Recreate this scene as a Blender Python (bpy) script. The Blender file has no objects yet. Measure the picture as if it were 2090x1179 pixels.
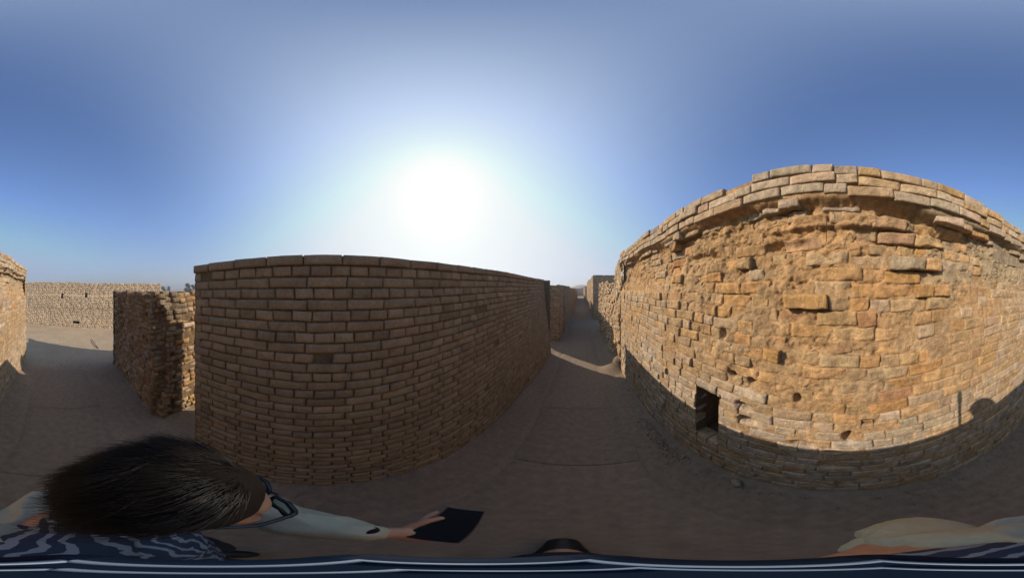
import bpy, bmesh, math, random
import numpy as np
from mathutils import Vector, Matrix

rng = np.random.default_rng(7)
random.seed(7)
scene = bpy.context.scene
COL = scene.collection

# ------------------------------------------------------------------ camera
S = 0.8636            # survey unit -> metres (the survey put the lens 2.2 units up)
H = 1.9               # lens height in metres
cam_d = bpy.data.cameras.new("camera")
cam_d.type = 'PANO'
cam_d.panorama_type = 'EQUIRECTANGULAR'
PXD = 5.889           # photo pixels per degree of azimuth
cam_d.longitude_min = math.radians(-1045 / PXD)
cam_d.longitude_max = math.radians(1045 / PXD)
cam_d.latitude_min = -math.pi / 2
cam_d.latitude_max = math.pi / 2
cam_d.clip_start = 0.01
cam_d.clip_end = 3000
cam = bpy.data.objects.new("camera", cam_d)
COL.objects.link(cam)
cam.location = (0, 0, H)
cam.rotation_euler = (math.radians(90), 0, math.radians((1185 - 1045) / PXD))
scene.camera = cam

# ------------------------------------------------------------------ sky and sun
SUN_AZ, SUN_EL = -48.6, 27.0     # azimuth clockwise from +Y
a, e = math.radians(SUN_AZ), math.radians(SUN_EL)
SUN = Vector((math.sin(a) * math.cos(e), math.cos(a) * math.cos(e), math.sin(e)))
world = bpy.data.worlds.new("World")
scene.world = world
world.use_nodes = True
wn, wl = world.node_tree.nodes, world.node_tree.links
wn.clear()
sky = wn.new('ShaderNodeTexSky'); sky.sky_type = 'NISHITA'
sky.sun_disc = False
sky.sun_elevation = e
sky.sun_rotation = a
sky.air_density = 1.0
sky.dust_density = 0.25
sky.ozone_density = 3.0
bg = wn.new('ShaderNodeBackground'); bg.inputs['Strength'].default_value = 0.13
# bright dusty aureole of the real sky round the sun (it is part of what the sky gives off)
geo = wn.new('ShaderNodeTexCoord')
dot = wn.new('ShaderNodeVectorMath'); dot.operation = 'DOT_PRODUCT'
dot.inputs[1].default_value = SUN
nrm = wn.new('ShaderNodeVectorMath'); nrm.operation = 'NORMALIZE'
wl.new(geo.outputs['Generated'], nrm.inputs[0]); wl.new(nrm.outputs[0], dot.inputs[0])
mx = wn.new('ShaderNodeMath'); mx.operation = 'MAXIMUM'; mx.inputs[1].default_value = 0
wl.new(dot.outputs['Value'], mx.inputs[0])
prev = None
for k, (pw, colr) in enumerate(((1.5, (1.42, 1.58, 1.05)), (3.0, (1.6, 1.3, 0.5)), (60, (1.6, 1.1, 0.5)))):
    p_ = wn.new('ShaderNodeMath'); p_.operation = 'POWER'; p_.inputs[1].default_value = pw
    wl.new(mx.outputs[0], p_.inputs[0])
    g_ = wn.new('ShaderNodeVectorMath'); g_.operation = 'SCALE'; g_.inputs[0].default_value = colr
    wl.new(p_.outputs[0], g_.inputs['Scale'])
    if prev is not None:
        s_ = wn.new('ShaderNodeVectorMath'); s_.operation = 'ADD'
        wl.new(prev.outputs[0], s_.inputs[0]); wl.new(g_.outputs[0], s_.inputs[1]); prev = s_
    else: prev = g_
gl = prev
ad = wn.new('ShaderNodeVectorMath'); ad.operation = 'ADD'
tn = wn.new('ShaderNodeVectorMath'); tn.operation = 'MULTIPLY'; tn.inputs[1].default_value = (0.98, 1.08, 1.30)
wl.new(sky.outputs[0], tn.inputs[0])
# pale dust layer low on the horizon
sp = wn.new('ShaderNodeSeparateXYZ'); wl.new(nrm.outputs[0], sp.inputs[0])
ab = wn.new('ShaderNodeMath'); ab.operation = 'ABSOLUTE'; wl.new(sp.outputs['Z'], ab.inputs[0])
iv = wn.new('ShaderNodeMath'); iv.operation = 'SUBTRACT'; iv.inputs[0].default_value = 1; wl.new(ab.outputs[0], iv.inputs[1])
hz = wn.new('ShaderNodeMath'); hz.operation = 'POWER'; hz.inputs[1].default_value = 4.2; wl.new(iv.outputs[0], hz.inputs[0])
hv = wn.new('ShaderNodeVectorMath'); hv.operation = 'SCALE'; hv.inputs[0].default_value = (1.35, 1.52, 1.95); 
h2 = wn.new('ShaderNodeMath'); h2.operation = 'POWER'; h2.inputs[1].default_value = 3; wl.new(mx.outputs[0], h2.inputs[0])
h3 = wn.new('ShaderNodeMath'); h3.operation = 'MULTIPLY_ADD'; h3.inputs[1].default_value = 1.3; h3.inputs[2].default_value = 1.0; wl.new(h2.outputs[0], h3.inputs[0])
h4 = wn.new('ShaderNodeMath'); h4.operation = 'MULTIPLY'; wl.new(h3.outputs[0], h4.inputs[0]); wl.new(hz.outputs[0], h4.inputs[1])
wl.new(h3.outputs[0], hv.inputs['Scale'])
ad0 = wn.new('ShaderNodeMix'); ad0.data_type = 'RGBA'; ad0.clamp_factor = True
hm = wn.new('ShaderNodeMath'); hm.operation = 'MULTIPLY'; hm.inputs[1].default_value = 0.92; wl.new(hz.outputs[0], hm.inputs[0])
wl.new(hm.outputs[0], ad0.inputs['Factor']); wl.new(tn.outputs[0], ad0.inputs[6]); wl.new(hv.outputs[0], ad0.inputs[7])
cp = wn.new('ShaderNodeVectorMath'); cp.operation = 'MINIMUM'; cp.inputs[1].default_value = (2.7, 3.2, 4.4)
wl.new(ad0.outputs[2], cp.inputs[0]); wl.new(cp.outputs[0], ad.inputs[0]); wl.new(gl.outputs[0], ad.inputs[1])
wo = wn.new('ShaderNodeOutputWorld')
wl.new(ad.outputs[0], bg.inputs['Color']); wl.new(bg.outputs[0], wo.inputs['Surface'])

sun_d = bpy.data.lights.new("sun", 'SUN')
sun_d.energy = 4.8
sun_d.angle = math.radians(0.5)
sun_d.color = (1.0, 0.875, 0.74)
sun = bpy.data.objects.new("sun", sun_d)
COL.objects.link(sun)
sun.rotation_euler = SUN.to_track_quat('Z', 'Y').to_euler()
sun.location = (0, 0, 20)

scene.view_settings.view_transform = 'Standard'
scene.view_settings.look = 'None'
scene.view_settings.gamma = 1.0
scene.view_settings.exposure = 0.3
scene.cycles.max_bounces = 6
scene.cycles.diffuse_bounces = 2

# ------------------------------------------------------------------ noise
def _hash(ix, iy, iz):
    h = (ix * 374761393 + iy * 668265263 + iz * 2147483647 ^ 0x5bd1e995) & 0xffffffff
    h = ((h ^ (h >> 13)) * 1274126177) & 0xffffffff
    h = ((h ^ (h >> 16)) * 2246822519) & 0xffffffff
    return ((h ^ (h >> 15)) & 0xffffff) / float(0xffffff)

def vnoise(p):
    p = np.asarray(p, float) + 1000.37
    i = np.floor(p).astype(np.int64); f = p - i
    f = f * f * (3 - 2 * f)
    r = 0
    for dx in (0, 1):
        wx = f[..., 0] if dx else 1 - f[..., 0]
        for dy in (0, 1):
            wy = f[..., 1] if dy else 1 - f[..., 1]
            for dz in (0, 1):
                wz = f[..., 2] if dz else 1 - f[..., 2]
                r = r + wx * wy * wz * _hash(i[..., 0] + dx, i[..., 1] + dy, i[..., 2] + dz)
    return r * 2 - 1

def fbm(p, freq, octv=4, seed=0.0, gain=0.5):
    p = np.asarray(p, float) * freq + seed * 17.31
    r, a_, n = 0, 1.0, 0
    for k in range(octv):
        r = r + a_ * vnoise(p); n += a_; a_ *= gain; p = p * 2.03 + 5.1
    return r / n

def smooth(x, a0, b0):
    t = np.clip((np.asarray(x, float) - a0) / (b0 - a0), 0, 1)
    return t * t * (3 - 2 * t)

# ------------------------------------------------------------------ materials
def mat_new(name):
    m = bpy.data.materials.new(name); m.use_nodes = True
    nt = m.node_tree; nt.nodes.clear()
    out = nt.nodes.new('ShaderNodeOutputMaterial')
    b = nt.nodes.new('ShaderNodeBsdfPrincipled')
    nt.links.new(b.outputs[0], out.inputs['Surface'])
    return m, nt, b

def earthy(name, tint=(1, 1, 1), bump=0.6, bscale=60, mottling=0.35, rough=0.95, fine=220):
    """vertex-colour base with procedural mottling and grain"""
    m, nt, b = mat_new(name)
    N, L = nt.nodes, nt.links
    at = N.new('ShaderNodeAttribute'); at.attribute_name = 'Col'
    tc = N.new('ShaderNodeTexCoord')
    n1 = N.new('ShaderNodeTexNoise'); n1.inputs['Scale'].default_value = 14; n1.inputs['Detail'].default_value = 7
    n1.inputs['Roughness'].default_value = 0.65
    n2 = N.new('ShaderNodeTexNoise'); n2.inputs['Scale'].default_value = bscale; n2.inputs['Detail'].default_value = 6
    n2.inputs['Roughness'].default_value = 0.7
    n3 = N.new('ShaderNodeTexNoise'); n3.inputs['Scale'].default_value = fine; n3.inputs['Detail'].default_value = 3
    for n in (n1, n2, n3): L.new(tc.outputs['Object'], n.inputs['Vector'])
    mr = N.new('ShaderNodeMapRange'); mr.inputs[1].default_value = 0.3; mr.inputs[2].default_value = 0.7
    mr.inputs[3].default_value = 1 - mottling; mr.inputs[4].default_value = 1 + mottling * 0.7
    L.new(n1.outputs['Fac'], mr.inputs[0])
    mr2 = N.new('ShaderNodeMapRange'); mr2.inputs[1].default_value = 0.3; mr2.inputs[2].default_value = 0.7
    mr2.inputs[3].default_value = 0.8; mr2.inputs[4].default_value = 1.15
    L.new(n2.outputs['Fac'], mr2.inputs[0])
    mu = N.new('ShaderNodeMath'); mu.operation = 'MULTIPLY'
    L.new(mr.outputs[0], mu.inputs[0]); L.new(mr2.outputs[0], mu.inputs[1])
    sc = N.new('ShaderNodeVectorMath'); sc.operation = 'SCALE'
    L.new(at.outputs['Color'], sc.inputs[0]); L.new(mu.outputs[0], sc.inputs['Scale'])
    ti = N.new('ShaderNodeVectorMath'); ti.operation = 'MULTIPLY'; ti.inputs[1].default_value = tint
    L.new(sc.outputs[0], ti.inputs[0]); L.new(ti.outputs[0], b.inputs['Base Color'])
    b.inputs['Roughness'].default_value = rough
    b.inputs['Specular IOR Level'].default_value = 0.15
    ad = N.new('ShaderNodeMath'); ad.operation = 'MULTIPLY_ADD'; ad.inputs[1].default_value = 0.35
    L.new(n3.outputs['Fac'], ad.inputs[0]); L.new(n2.outputs['Fac'], ad.inputs[2])
    bp = N.new('ShaderNodeBump'); bp.inputs['Strength'].default_value = bump; bp.inputs['Distance'].default_value = 0.02
    L.new(ad.outputs[0], bp.inputs['Height']); L.new(bp.outputs[0], b.inputs['Normal'])
    return m

def plain(name, col, rough=0.6, spec=0.3, var=0.15, scale=30, bump=0.0, metal=0.0):
    m, nt, b = mat_new(name)
    N, L = nt.nodes, nt.links
    tc = N.new('ShaderNodeTexCoord')
    n1 = N.new('ShaderNodeTexNoise'); n1.inputs['Scale'].default_value = scale; n1.inputs['Detail'].default_value = 5
    L.new(tc.outputs['Object'], n1.inputs['Vector'])
    mr = N.new('ShaderNodeMapRange'); mr.inputs[1].default_value = 0.3; mr.inputs[2].default_value = 0.7
    mr.inputs[3].default_value = 1 - var; mr.inputs[4].default_value = 1 + var
    L.new(n1.outputs['Fac'], mr.inputs[0])
    sc = N.new('ShaderNodeVectorMath'); sc.operation = 'SCALE'; sc.inputs[0].default_value = col
    L.new(mr.outputs[0], sc.inputs['Scale']); L.new(sc.outputs[0], b.inputs['Base Color'])
    b.inputs['Roughness'].default_value = rough; b.inputs['Specular IOR Level'].default_value = spec
    b.inputs['Metallic'].default_value = metal
    if bump:
        bp = N.new('ShaderNodeBump'); bp.inputs['Strength'].default_value = bump; bp.inputs['Distance'].default_value = 0.004
        L.new(n1.outputs['Fac'], bp.inputs['Height']); L.new(bp.outputs[0], b.inputs['Normal'])
    return m

M_BRICK = earthy('fired_brick', bump=0.9, bscale=36, mottling=0.4)
M_MUD = earthy('mud_mortar', bump=1.0, bscale=34, mottling=0.42)
M_NEAT = earthy('neat_brick', bump=0.4, mottling=0.22)

# ------------------------------------------------------------------ object helpers
def add_obj(name, mesh, mat=None, parent=None):
    o = bpy.data.objects.new(name, mesh); COL.objects.link(o)
    if mat is not None: mesh.materials.append(mat)
    if parent is not None: o.parent = parent
    return o

def tag(o, label=None, cat=None, group=None, kind=None):
    if label: o['label'] = label
    if cat: o['category'] = cat
    if group: o['group'] = group
    if kind: o['kind'] = kind
    return o

def empty(name, loc=(0, 0, 0)):
    o = bpy.data.objects.new(name, None); COL.objects.link(o); o.location = loc
    o.empty_display_size = 0.1
    return o

def np_mesh(name, V, F, C=None, smooth_=True):
    """V (n,3) metres; F (m,4) quads; C (n,3) colours"""
    me = bpy.data.meshes.new(name)
    V = np.ascontiguousarray(V, np.float32); F = np.ascontiguousarray(F, np.int32)
    me.vertices.add(len(V)); me.vertices.foreach_set('co', V.ravel())
    k = F.shape[1]
    me.loops.add(F.size); me.loops.foreach_set('vertex_index', F.ravel())
    me.polygons.add(len(F)); me.polygons.foreach_set('loop_start', np.arange(0, F.size, k, dtype=np.int32))
    me.polygons.foreach_set('loop_total', np.full(len(F), k, np.int32))
    me.polygons.foreach_set('use_smooth', np.full(len(F), smooth_, bool))
    me.update(calc_edges=True)
    if C is not None:
        at = me.color_attributes.new('Col', 'FLOAT_COLOR', 'POINT')
        c4 = np.ones((len(V), 4), np.float32); c4[:, :3] = C
        at.data.foreach_set('color', c4.ravel())
    me.validate()
    return me

def U(p):     # survey units (lens at origin) -> metres in the world
    p = np.asarray(p, float)
    q = p * S
    q[..., 2] += H
    return q

# ------------------------------------------------------------------ brick wall builder
def template(nx, nz):
    """front cap + two rings, local coords a in[-1,1] (along) b in[-1,1] (up) d depth flag"""
    ax = np.linspace(-1, 1, nx + 1); bz = np.linspace(-1, 1, nz + 1)
    A, B = np.meshgrid(ax, bz)
    front = np.stack([A.ravel(), B.ravel(), np.zeros(A.size)], 1)
    idx = np.arange((nx + 1) * (nz + 1)).reshape(nz + 1, nx + 1)
    F = np.stack([idx[:-1, :-1], idx[:-1, 1:], idx[1:, 1:], idx[1:, :-1]], -1).reshape(-1, 4)
    per = list(idx[0, :]) + list(idx[1:, -1]) + list(idx[-1, -2::-1]) + list(idx[-2:0:-1, 0])
    per = np.array(per)
    n0 = len(front); m = len(per)
    r1 = front[per].copy(); r1[:, 2] = 1     # just behind rounding
    r2 = front[per].copy(); r2[:, 2] = 2     # back
    V = np.vstack([front, r1, r2])
    i1 = n0 + np.arange(m); i2 = n0 + m + np.arange(m)
    def ring(o_, i_):
        return np.stack([o_, i_, np.roll(i_, -1), np.roll(o_, -1)], 1)
    F = np.vstack([F, ring(per, i1), ring(i1, i2)])
    # back cap as a strip of quads is left out: it sits inside the wall
    isb = np.zeros(len(V), bool); isb[per] = True
    return V, F, isb

class Frame:
    """wall face: origin, along t, outward normal n, lateral offset function off(u,z)"""
    def __init__(s, p0, p1, off=None):
        p0 = np.array(p0, float); p1 = np.array(p1, float)
        d = p1 - p0; s.len = float(np.linalg.norm(d)); s.t = d / s.len
        s.n = np.array([s.t[1], -s.t[0]])          # outward: right of p0->p1
        s.p0 = p0; s.off = off
    def P(s, u, z, dep):
        """u along, z survey height, dep depth behind the face"""
        o = s.off(u, z) if s.off else 0.0
        k = o - dep
        x = s.p0[0] + s.t[0] * u + s.n[0] * k
        y = s.p0[1] + s.t[1] * u + s.n[1] * k
        return np.stack([x, y, z + 0 * x], -1)

def course_layout(fr, ztop, zbot, pitch, L, Hd, holes=(), umin=None, umax=None, pat='english', skip=None, jl=0.03, thin=None):
    zt = ztop if callable(ztop) else (lambda u: ztop)
    n = int(round((zt(fr.len * 0.5) - zbot) / pitch))
    out = []
    for k in range(n):                              # k from the top down
        if pat == 'english': l = L if k % 2 == 0 else Hd
        elif pat == 'mixed': l = None
        else: l = L
        u = -random.random() * (l or L)
        if pat == 'english': u = -(0.35 * L if k % 2 == 0 else 0.2 * L)
        a0 = umin(k) if umin else 0.0; b0 = umax(k) if umax else fr.len
        while u < b0:
            ll = l if l else (L if random.random() < 0.55 else Hd)
            ll *= 1 + random.uniform(-jl, jl)
            x0, x1 = max(u, a0), min(u + ll, b0)
            u += ll
            if x1 - x0 < 0.035: continue
            uc = (x0 + x1) / 2
            Ht = zt(uc) - zbot
            if thin:
                m_, hp_ = thin
                h = hp_ if k < m_ else (Ht - m_ * hp_) / (n - m_)
                zc = zt(uc) - (k + 0.5) * hp_ if k < m_ else zt(uc) - m_ * hp_ - (k - m_ + 0.5) * h
            else:
                h = Ht / n; zc = zt(uc) - (k + 0.5) * h
            segs = [(x0, x1)]
            for (h0, h1, g0, g1) in holes:
                if g0 < zc < g1:
                    ns = []
                    for (s0, s1) in segs:
                        if s1 <= h0 or s0 >= h1: ns.append((s0, s1)); continue
                        if s0 < h0 - 0.03: ns.append((s0, h0))
                        if s1 > h1 + 0.03: ns.append((h1, s1))
                    segs = ns
            for (s0, s1) in segs:
                if skip and skip((s0 + s1) / 2, zc, k): continue
                out.append((s0, s1, zc, h, k))
    return np.array(out)

def build_bricks(fr, lay, dep, col, gap=0.010, depth=0.10, rnd=0.012, amp=0.004, res=(7, 4), freq=9, seed=1, jz=0.002, shared=None, tilt=0.01):
    """dep(u,z)->front depth array, col (n,3) brick colours; returns V,F,C"""
    T, TF, isb = template(*res)
    n = len(lay)
    u0, u1, zc, h = lay[:, 0], lay[:, 1], lay[:, 2], lay[:, 3]
    uc = (u0 + u1) / 2; hu = (u1 - u0 - gap) / 2; hz = (h - gap) / 2
    d0 = dep
    a_, b_, dd = T[:, 0], T[:, 1], T[:, 2]
    A = np.broadcast_to(a_, (n, len(T))).copy(); B = np.broadcast_to(b_, (n, len(T))).copy()
    # outline wobble of each brick
    wob = rng.normal(0, 1, (n, 4)) * 0.5
    u = uc[:, None] + A * hu[:, None]
    z = zc[:, None] + B * hz[:, None]
    u += (B * wob[:, :1]) * 0.004 + A * B * wob[:, 1:2] * 0.002
    z += (A * wob[:, 2:3]) * jz * 2
    rr = rnd if np.isscalar(rnd) else rnd[:, None]
    edge_u = np.clip((np.abs(A) * hu[:, None] - (hu[:, None] - rr * 1.3)) / (rr * 1.3), 0, 1)
    edge_z = np.clip((np.abs(B) * hz[:, None] - (hz[:, None] - rr * 1.3)) / (rr * 1.3), 0, 1)
    dpt = np.where(dd[None] == 0, rr * 0.55 * (edge_u ** 2 + edge_z ** 2) + 0 * u, np.where(dd[None] == 1, rr * 1.6, depth))
    # pull the front rim in
    rim = (dd[None] == 0) & isb[None]
    u = np.where(rim, u - np.sign(A) * (np.abs(A) > 0.99) * rr * 0.35, u)
    z = np.where(rim, z - np.sign(B) * (np.abs(B) > 0.99) * rr * 0.35, z)
    tl = rng.normal(0, tilt, (n, 2))
    dpt = dpt + (d0[:, None]) + (dd[None] < 2) * (A * tl[:, :1] * hu[:, None] * 2 + B * tl[:, 1:] * hz[:, None])
    bid = rng.uniform(0, 100, (n, 1)) + 0 * u
    Pn = np.stack([u + bid * 0.37, z, dpt + bid], -1)
    am = amp if np.isscalar(amp) else amp[:, None]
    nz1 = fbm(Pn, freq, 3, seed); nz2 = fbm(Pn, freq, 2, seed + 3); nz3 = fbm(Pn, freq, 2, seed + 5)
    dpt = dpt + (dd[None] < 2) * am * (nz1 * 1.2 + 0.15)
    u = u + (dd[None] < 2) * am * nz2 * 0.7
    z = z + (dd[None] < 2) * am * nz3 * 0.7
    if shared is not None:
        dpt = dpt + (dd[None] < 2) * shared(u, z)
    V = fr.P(u.ravel(), z.ravel(), dpt.ravel())
    F = (TF[None] + (np.arange(n) * len(T))[:, None, None]).reshape(-1, 4)
    C = np.repeat(col, len(T), 0) * (1 + 0.13 * nz1.ravel()[:, None])
    return U(V), F, C

def backing(fr, zt, zb, dep, colf, ru=0.04, rz=0.03, holes=(), tcut=0.03, u0=0.0, u1=None):
    u1 = fr.len if u1 is None else u1
    nu = max(2, int((u1 - u0) / ru)); us = np.linspace(u0, u1, nu + 1)
    ztop = np.array([zt(x) if callable(zt) else zt for x in us])
    nz = max(2, int((ztop.mean() - zb) / rz)); w = np.linspace(0, 1, nz + 1)
    Ug, W = np.meshgrid(us, w)
    Z = zb + W * (ztop[None] - tcut - zb)
    D = dep(Ug, Z)
    V = fr.P(Ug.ravel(), Z.ravel(), D.ravel())
    idx = np.arange((nu + 1) * (nz + 1)).reshape(nz + 1, nu + 1)
    F = np.stack([idx[:-1, :-1], idx[:-1, 1:], idx[1:, 1:], idx[1:, :-1]], -1).reshape(-1, 4)
    uc = Ug.ravel()[F].mean(1); zc = Z.ravel()[F].mean(1)
    keep = np.ones(len(F), bool)
    for (h0, h1, g0, g1) in holes:
        keep &= ~((uc > h0) & (uc < h1) & (zc > g0) & (zc < g1))
    C = colf(Ug.ravel(), Z.ravel(), V)
    return U(V), F[keep], C

def prism(poly, z0, z1):
    """closed prism; poly list of (x,y) counter-clockwise, in survey units; z1 may be a list"""
    n = len(poly); zt = z1 if hasattr(z1, '__len__') else [z1] * n
    bm = bmesh.new()
    b = [bm.verts.new(U((x, y, z0))) for x, y in poly]
    t = [bm.verts.new(U((x, y, zt[i]))) for i, (x, y) in enumerate(poly)]
    bm.faces.new(list(reversed(b))); bm.faces.new(t)
    for i in range(n): bm.faces.new((b[i], b[(i + 1) % n], t[(i + 1) % n], t[i]))
    me = bpy.data.meshes.new('core'); bm.to_mesh(me); bm.free()
    at = me.color_attributes.new('Col', 'FLOAT_COLOR', 'POINT')
    for d in at.data: d.color = (0.30, 0.235, 0.155, 1)
    return me

def merge(parts):
    Vs, Fs, Cs, o = [], [], [], 0
    for V, F, C in parts:
        Vs.append(V); Fs.append(F + o); Cs.append(C); o += len(V)
    return np.vstack(Vs), np.vstack(Fs), np.vstack(Cs)

# colour palettes (linear reflectance)
PALE = np.array([0.48, 0.365, 0.245]); GREY = np.array([0.41, 0.325, 0.235]); ORANGE = np.array([0.49, 0.27, 0.105])
TAN = np.array([0.43, 0.28, 0.135]); MUD = np.array([0.42, 0.283, 0.155]); RED = np.array([0.40, 0.20, 0.10])
UMBER = np.array([0.26, 0.19, 0.125])

def mixcol(n, cols, w):
    w = np.array(w, float); w /= w.sum()
    k = rng.choice(len(cols), n, p=w)
    c = np.array(cols)[k]
    k2 = rng.choice(len(cols), n, p=w)
    c = c * 0.75 + np.array(cols)[k2] * 0.25
    return c * (1 + rng.normal(0, 0.08, (n, 1))) * (1 + rng.normal(0, 0.015, (n, 3)))

def mudcol(base, seed=3, amt=0.18):
    def f(u, z, V):
        k = fbm(V, 2.2, 4, seed)
        return base[None] * (1 + amt * k[:, None]) * (1 + 0.05 * fbm(V, 1.1, 2, seed + 1)[:, None] * np.array([1, 0, -1.5]))
    return f

def make_wall(label, faces, core=None, name='brick_wall', group=None, cat='wall', mb=None, mm=None):
    """faces: list of dicts of brick faces; every wall is one thing with brickwork, mortar and core"""
    root = empty(name)
    tag(root, label, cat, group, 'thing')
    bricks, muds, tops = [], [], []
    for f in faces:
        fr = f['frame']
        lay = course_layout(fr, f['ztop'], f['zbot'], f['pitch'], f['L'], f['H'], f.get('holes', ()), f.get('umin'), f.get('umax'), f.get('pat', 'english'), f.get('skip'), f.get('jl', 0.03), f.get('thin'))
        d = f['dep'](lay)
        c = f['col'](lay)
        kw = f.get('kw', {})
        kw = {k: (v(lay) if callable(v) and k != 'shared' else v) for k, v in kw.items()}
        V, F, C = build_bricks(fr, lay, d, c, **kw)
        bricks.append((V, F, C))
        muds.append(backing(fr, f['ztop'], f['zbot'], f['bdep'], f['bcol'], f.get('ru', 0.05), f.get('rz', 0.04), f.get('holes', ()), f.get('tcut', 0.03)))
    V, F, C = merge(bricks); add_obj('brickwork', np_mesh('brickwork', V, F, C), mb or M_BRICK, root)
    V, F, C = merge(muds); add_obj('mud_mortar', np_mesh('mud_mortar', V, F, C), mm or M_MUD, root)
    if core:
        o = add_obj('wall_core', prism(*core), mm or M_MUD, root)
    return root

FL = -2.2     # ground level in survey units
ZB = FL - 0.06

# ================================================================== GROUND
def ground():
    # one sheet: dense near the lane, stretching to the horizon
    def axis(near, far, n1, step):
        a = list(np.arange(-near, near + 1e-6, step))
        g, s = near, step
        while g < far:
            s *= 1.35; g += s
            a.append(g); a.insert(0, -g)
        return np.array(a)
    xs = axis(3.0, 1500, 0, 0.045); ys = axis(13.5, 1500, 0, 0.07)
    X, Y = np.meshgrid(xs, ys)
    P = np.stack([X.ravel(), Y.ravel(), 0 * X.ravel()], 1)
    z = 0.012 * fbm(P, 1.3, 4, 2) + 0.006 * fbm(P, 9, 3, 5)
    x, y = P[:, 0], P[:, 1]
    # dust banked up against the walls of the lane
    inl = smooth(y, -4.6, -3.6) * (1 - smooth(y, 16, 18))
    z += inl * (0.055 * smooth(x, 0.72, 0.98) + 0.04 * smooth(-x, 0.78, 1.0) * smooth(y, -1.2, -0.7)) * (0.7 + 0.5 * fbm(P, 3, 2, 8)) + inl * smooth(x, 0.70, 0.85) * 0.03 * fbm(P, 8, 4, 12)
    # bank of sand at the broken foot of the right wall
    z += 0.26 * np.exp(-(((x - 0.92) / 0.20) ** 2 + ((y - 4.06) / 0.22) ** 2)) + 0.05 * np.exp(-(((x - 0.7) / 0.3) ** 2 + ((y - 4.05) / 0.3) ** 2))
    z += 0.10 * np.exp(-(((x - 0.88) / 0.2) ** 2 + ((y - 6.5) / 0.4) ** 2))
    z -= 0.004 + 0.02 * (1 - smooth(np.abs(x + 0.02), 0.50, 0.66)) * smooth(y, -4.7, -4.5) * (1 - smooth(y, 18, 19))
    P[:, 2] = z
    nx, ny = len(xs), len(ys)
    idx = np.arange(nx * ny).reshape(ny, nx)
    F = np.stack([idx[:-1, :-1], idx[:-1, 1:], idx[1:, 1:], idx[1:, :-1]], -1).reshape(-1, 4)
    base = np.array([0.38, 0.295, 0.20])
    lane = (smooth(y, -5.2, -3.6) * (1 - smooth(np.abs(x), 1.3, 2.5)))[:, None]  # lane's shade painted into the dust colour, paler out in the court
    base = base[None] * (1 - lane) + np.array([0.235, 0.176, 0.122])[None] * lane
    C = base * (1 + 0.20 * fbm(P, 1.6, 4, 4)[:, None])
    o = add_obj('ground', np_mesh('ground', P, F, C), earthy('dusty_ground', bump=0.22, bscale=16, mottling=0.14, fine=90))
    tag(o, kind='structure')
    # lane of poured slabs with open joints
    m, nt, b = mat_new('slab_concrete')
    mp = earthy('slab_concrete', bump=0.10, bscale=12, mottling=0.14, fine=160)
    joints = [-4.0, -2.5, -1.16, 1.33, 2.49, 3.63, 4.85, 6.1, 7.4, 8.8, 10.2, 11.6, 13.0, 14.5, 16.0, 18.0]
    Vs, Fs, Cs, off = [], [], [], 0
    for j in range(len(joints) - 1):
        y0, y1 = joints[j] + 0.0035, joints[j + 1] - 0.0035
        w0 = -0.60; w1 = 0.50
        n, k = 12, 14
        gx, gy = np.meshgrid(np.linspace(w0, w1, n), np.linspace(y0, y1, k))
        q = np.stack([gx.ravel(), gy.ravel(), 0 * gx.ravel()], 1)
        nx_ = 0.09 * fbm(q, 1.7, 3, 9)
        ed = (np.abs(q[:, 0] - w0) < 1e-6) | (np.abs(q[:, 0] - w1) < 1e-6)
        q[:, 0] += ed * nx_
        jn = (np.abs(q[:, 1] - y0) < 1e-6) | (np.abs(q[:, 1] - y1) < 1e-6)
        q[:, 1] += jn * 0.004 * fbm(q, 5, 2, 1)
        q[:, 2] = 0.004 + 0.006 * fbm(q, 1.1, 2, 6) - 0.018 * ed
        tone = 1 + random.uniform(-0.05, 0.05)
        i_ = np.arange(n * k).reshape(k, n)
        Fs.append(np.stack([i_[:-1, :-1], i_[:-1, 1:], i_[1:, 1:], i_[1:, :-1]], -1).reshape(-1, 4) + off)
        # skirt down into the joints
        Vs.append(q); off += len(q)
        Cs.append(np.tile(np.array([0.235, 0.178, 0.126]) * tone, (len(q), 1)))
        for r in (i_[0], i_[-1]):
            s_ = q[r].copy(); s_[:, 2] -= 0.05
            b_ = off + np.arange(len(r)); t_ = (off - len(q)) + r
            Fs.append(np.stack([t_[:-1], t_[1:], b_[1:], b_[:-1]], 1)) if False else None
    o = add_obj('path', np_mesh('path', np.vstack(Vs), np.vstack(Fs), np.vstack(Cs)), mp)
    tag(o, kind='structure')
ground()

# ================================================================== LEFT LANE WALL (neat)
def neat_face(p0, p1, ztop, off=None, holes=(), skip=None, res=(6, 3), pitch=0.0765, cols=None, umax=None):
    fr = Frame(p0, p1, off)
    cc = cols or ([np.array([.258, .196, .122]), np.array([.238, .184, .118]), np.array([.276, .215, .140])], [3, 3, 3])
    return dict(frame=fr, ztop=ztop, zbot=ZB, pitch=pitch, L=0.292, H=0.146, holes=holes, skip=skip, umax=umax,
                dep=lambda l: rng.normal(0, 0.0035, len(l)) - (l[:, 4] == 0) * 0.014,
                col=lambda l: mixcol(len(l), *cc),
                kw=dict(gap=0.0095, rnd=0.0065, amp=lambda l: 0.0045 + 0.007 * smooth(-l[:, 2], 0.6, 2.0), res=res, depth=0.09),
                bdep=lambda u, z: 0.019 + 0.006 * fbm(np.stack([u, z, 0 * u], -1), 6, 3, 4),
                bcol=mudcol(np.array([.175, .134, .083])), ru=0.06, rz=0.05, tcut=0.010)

Y0L, Y1L = -1.17, 5.92
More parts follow.
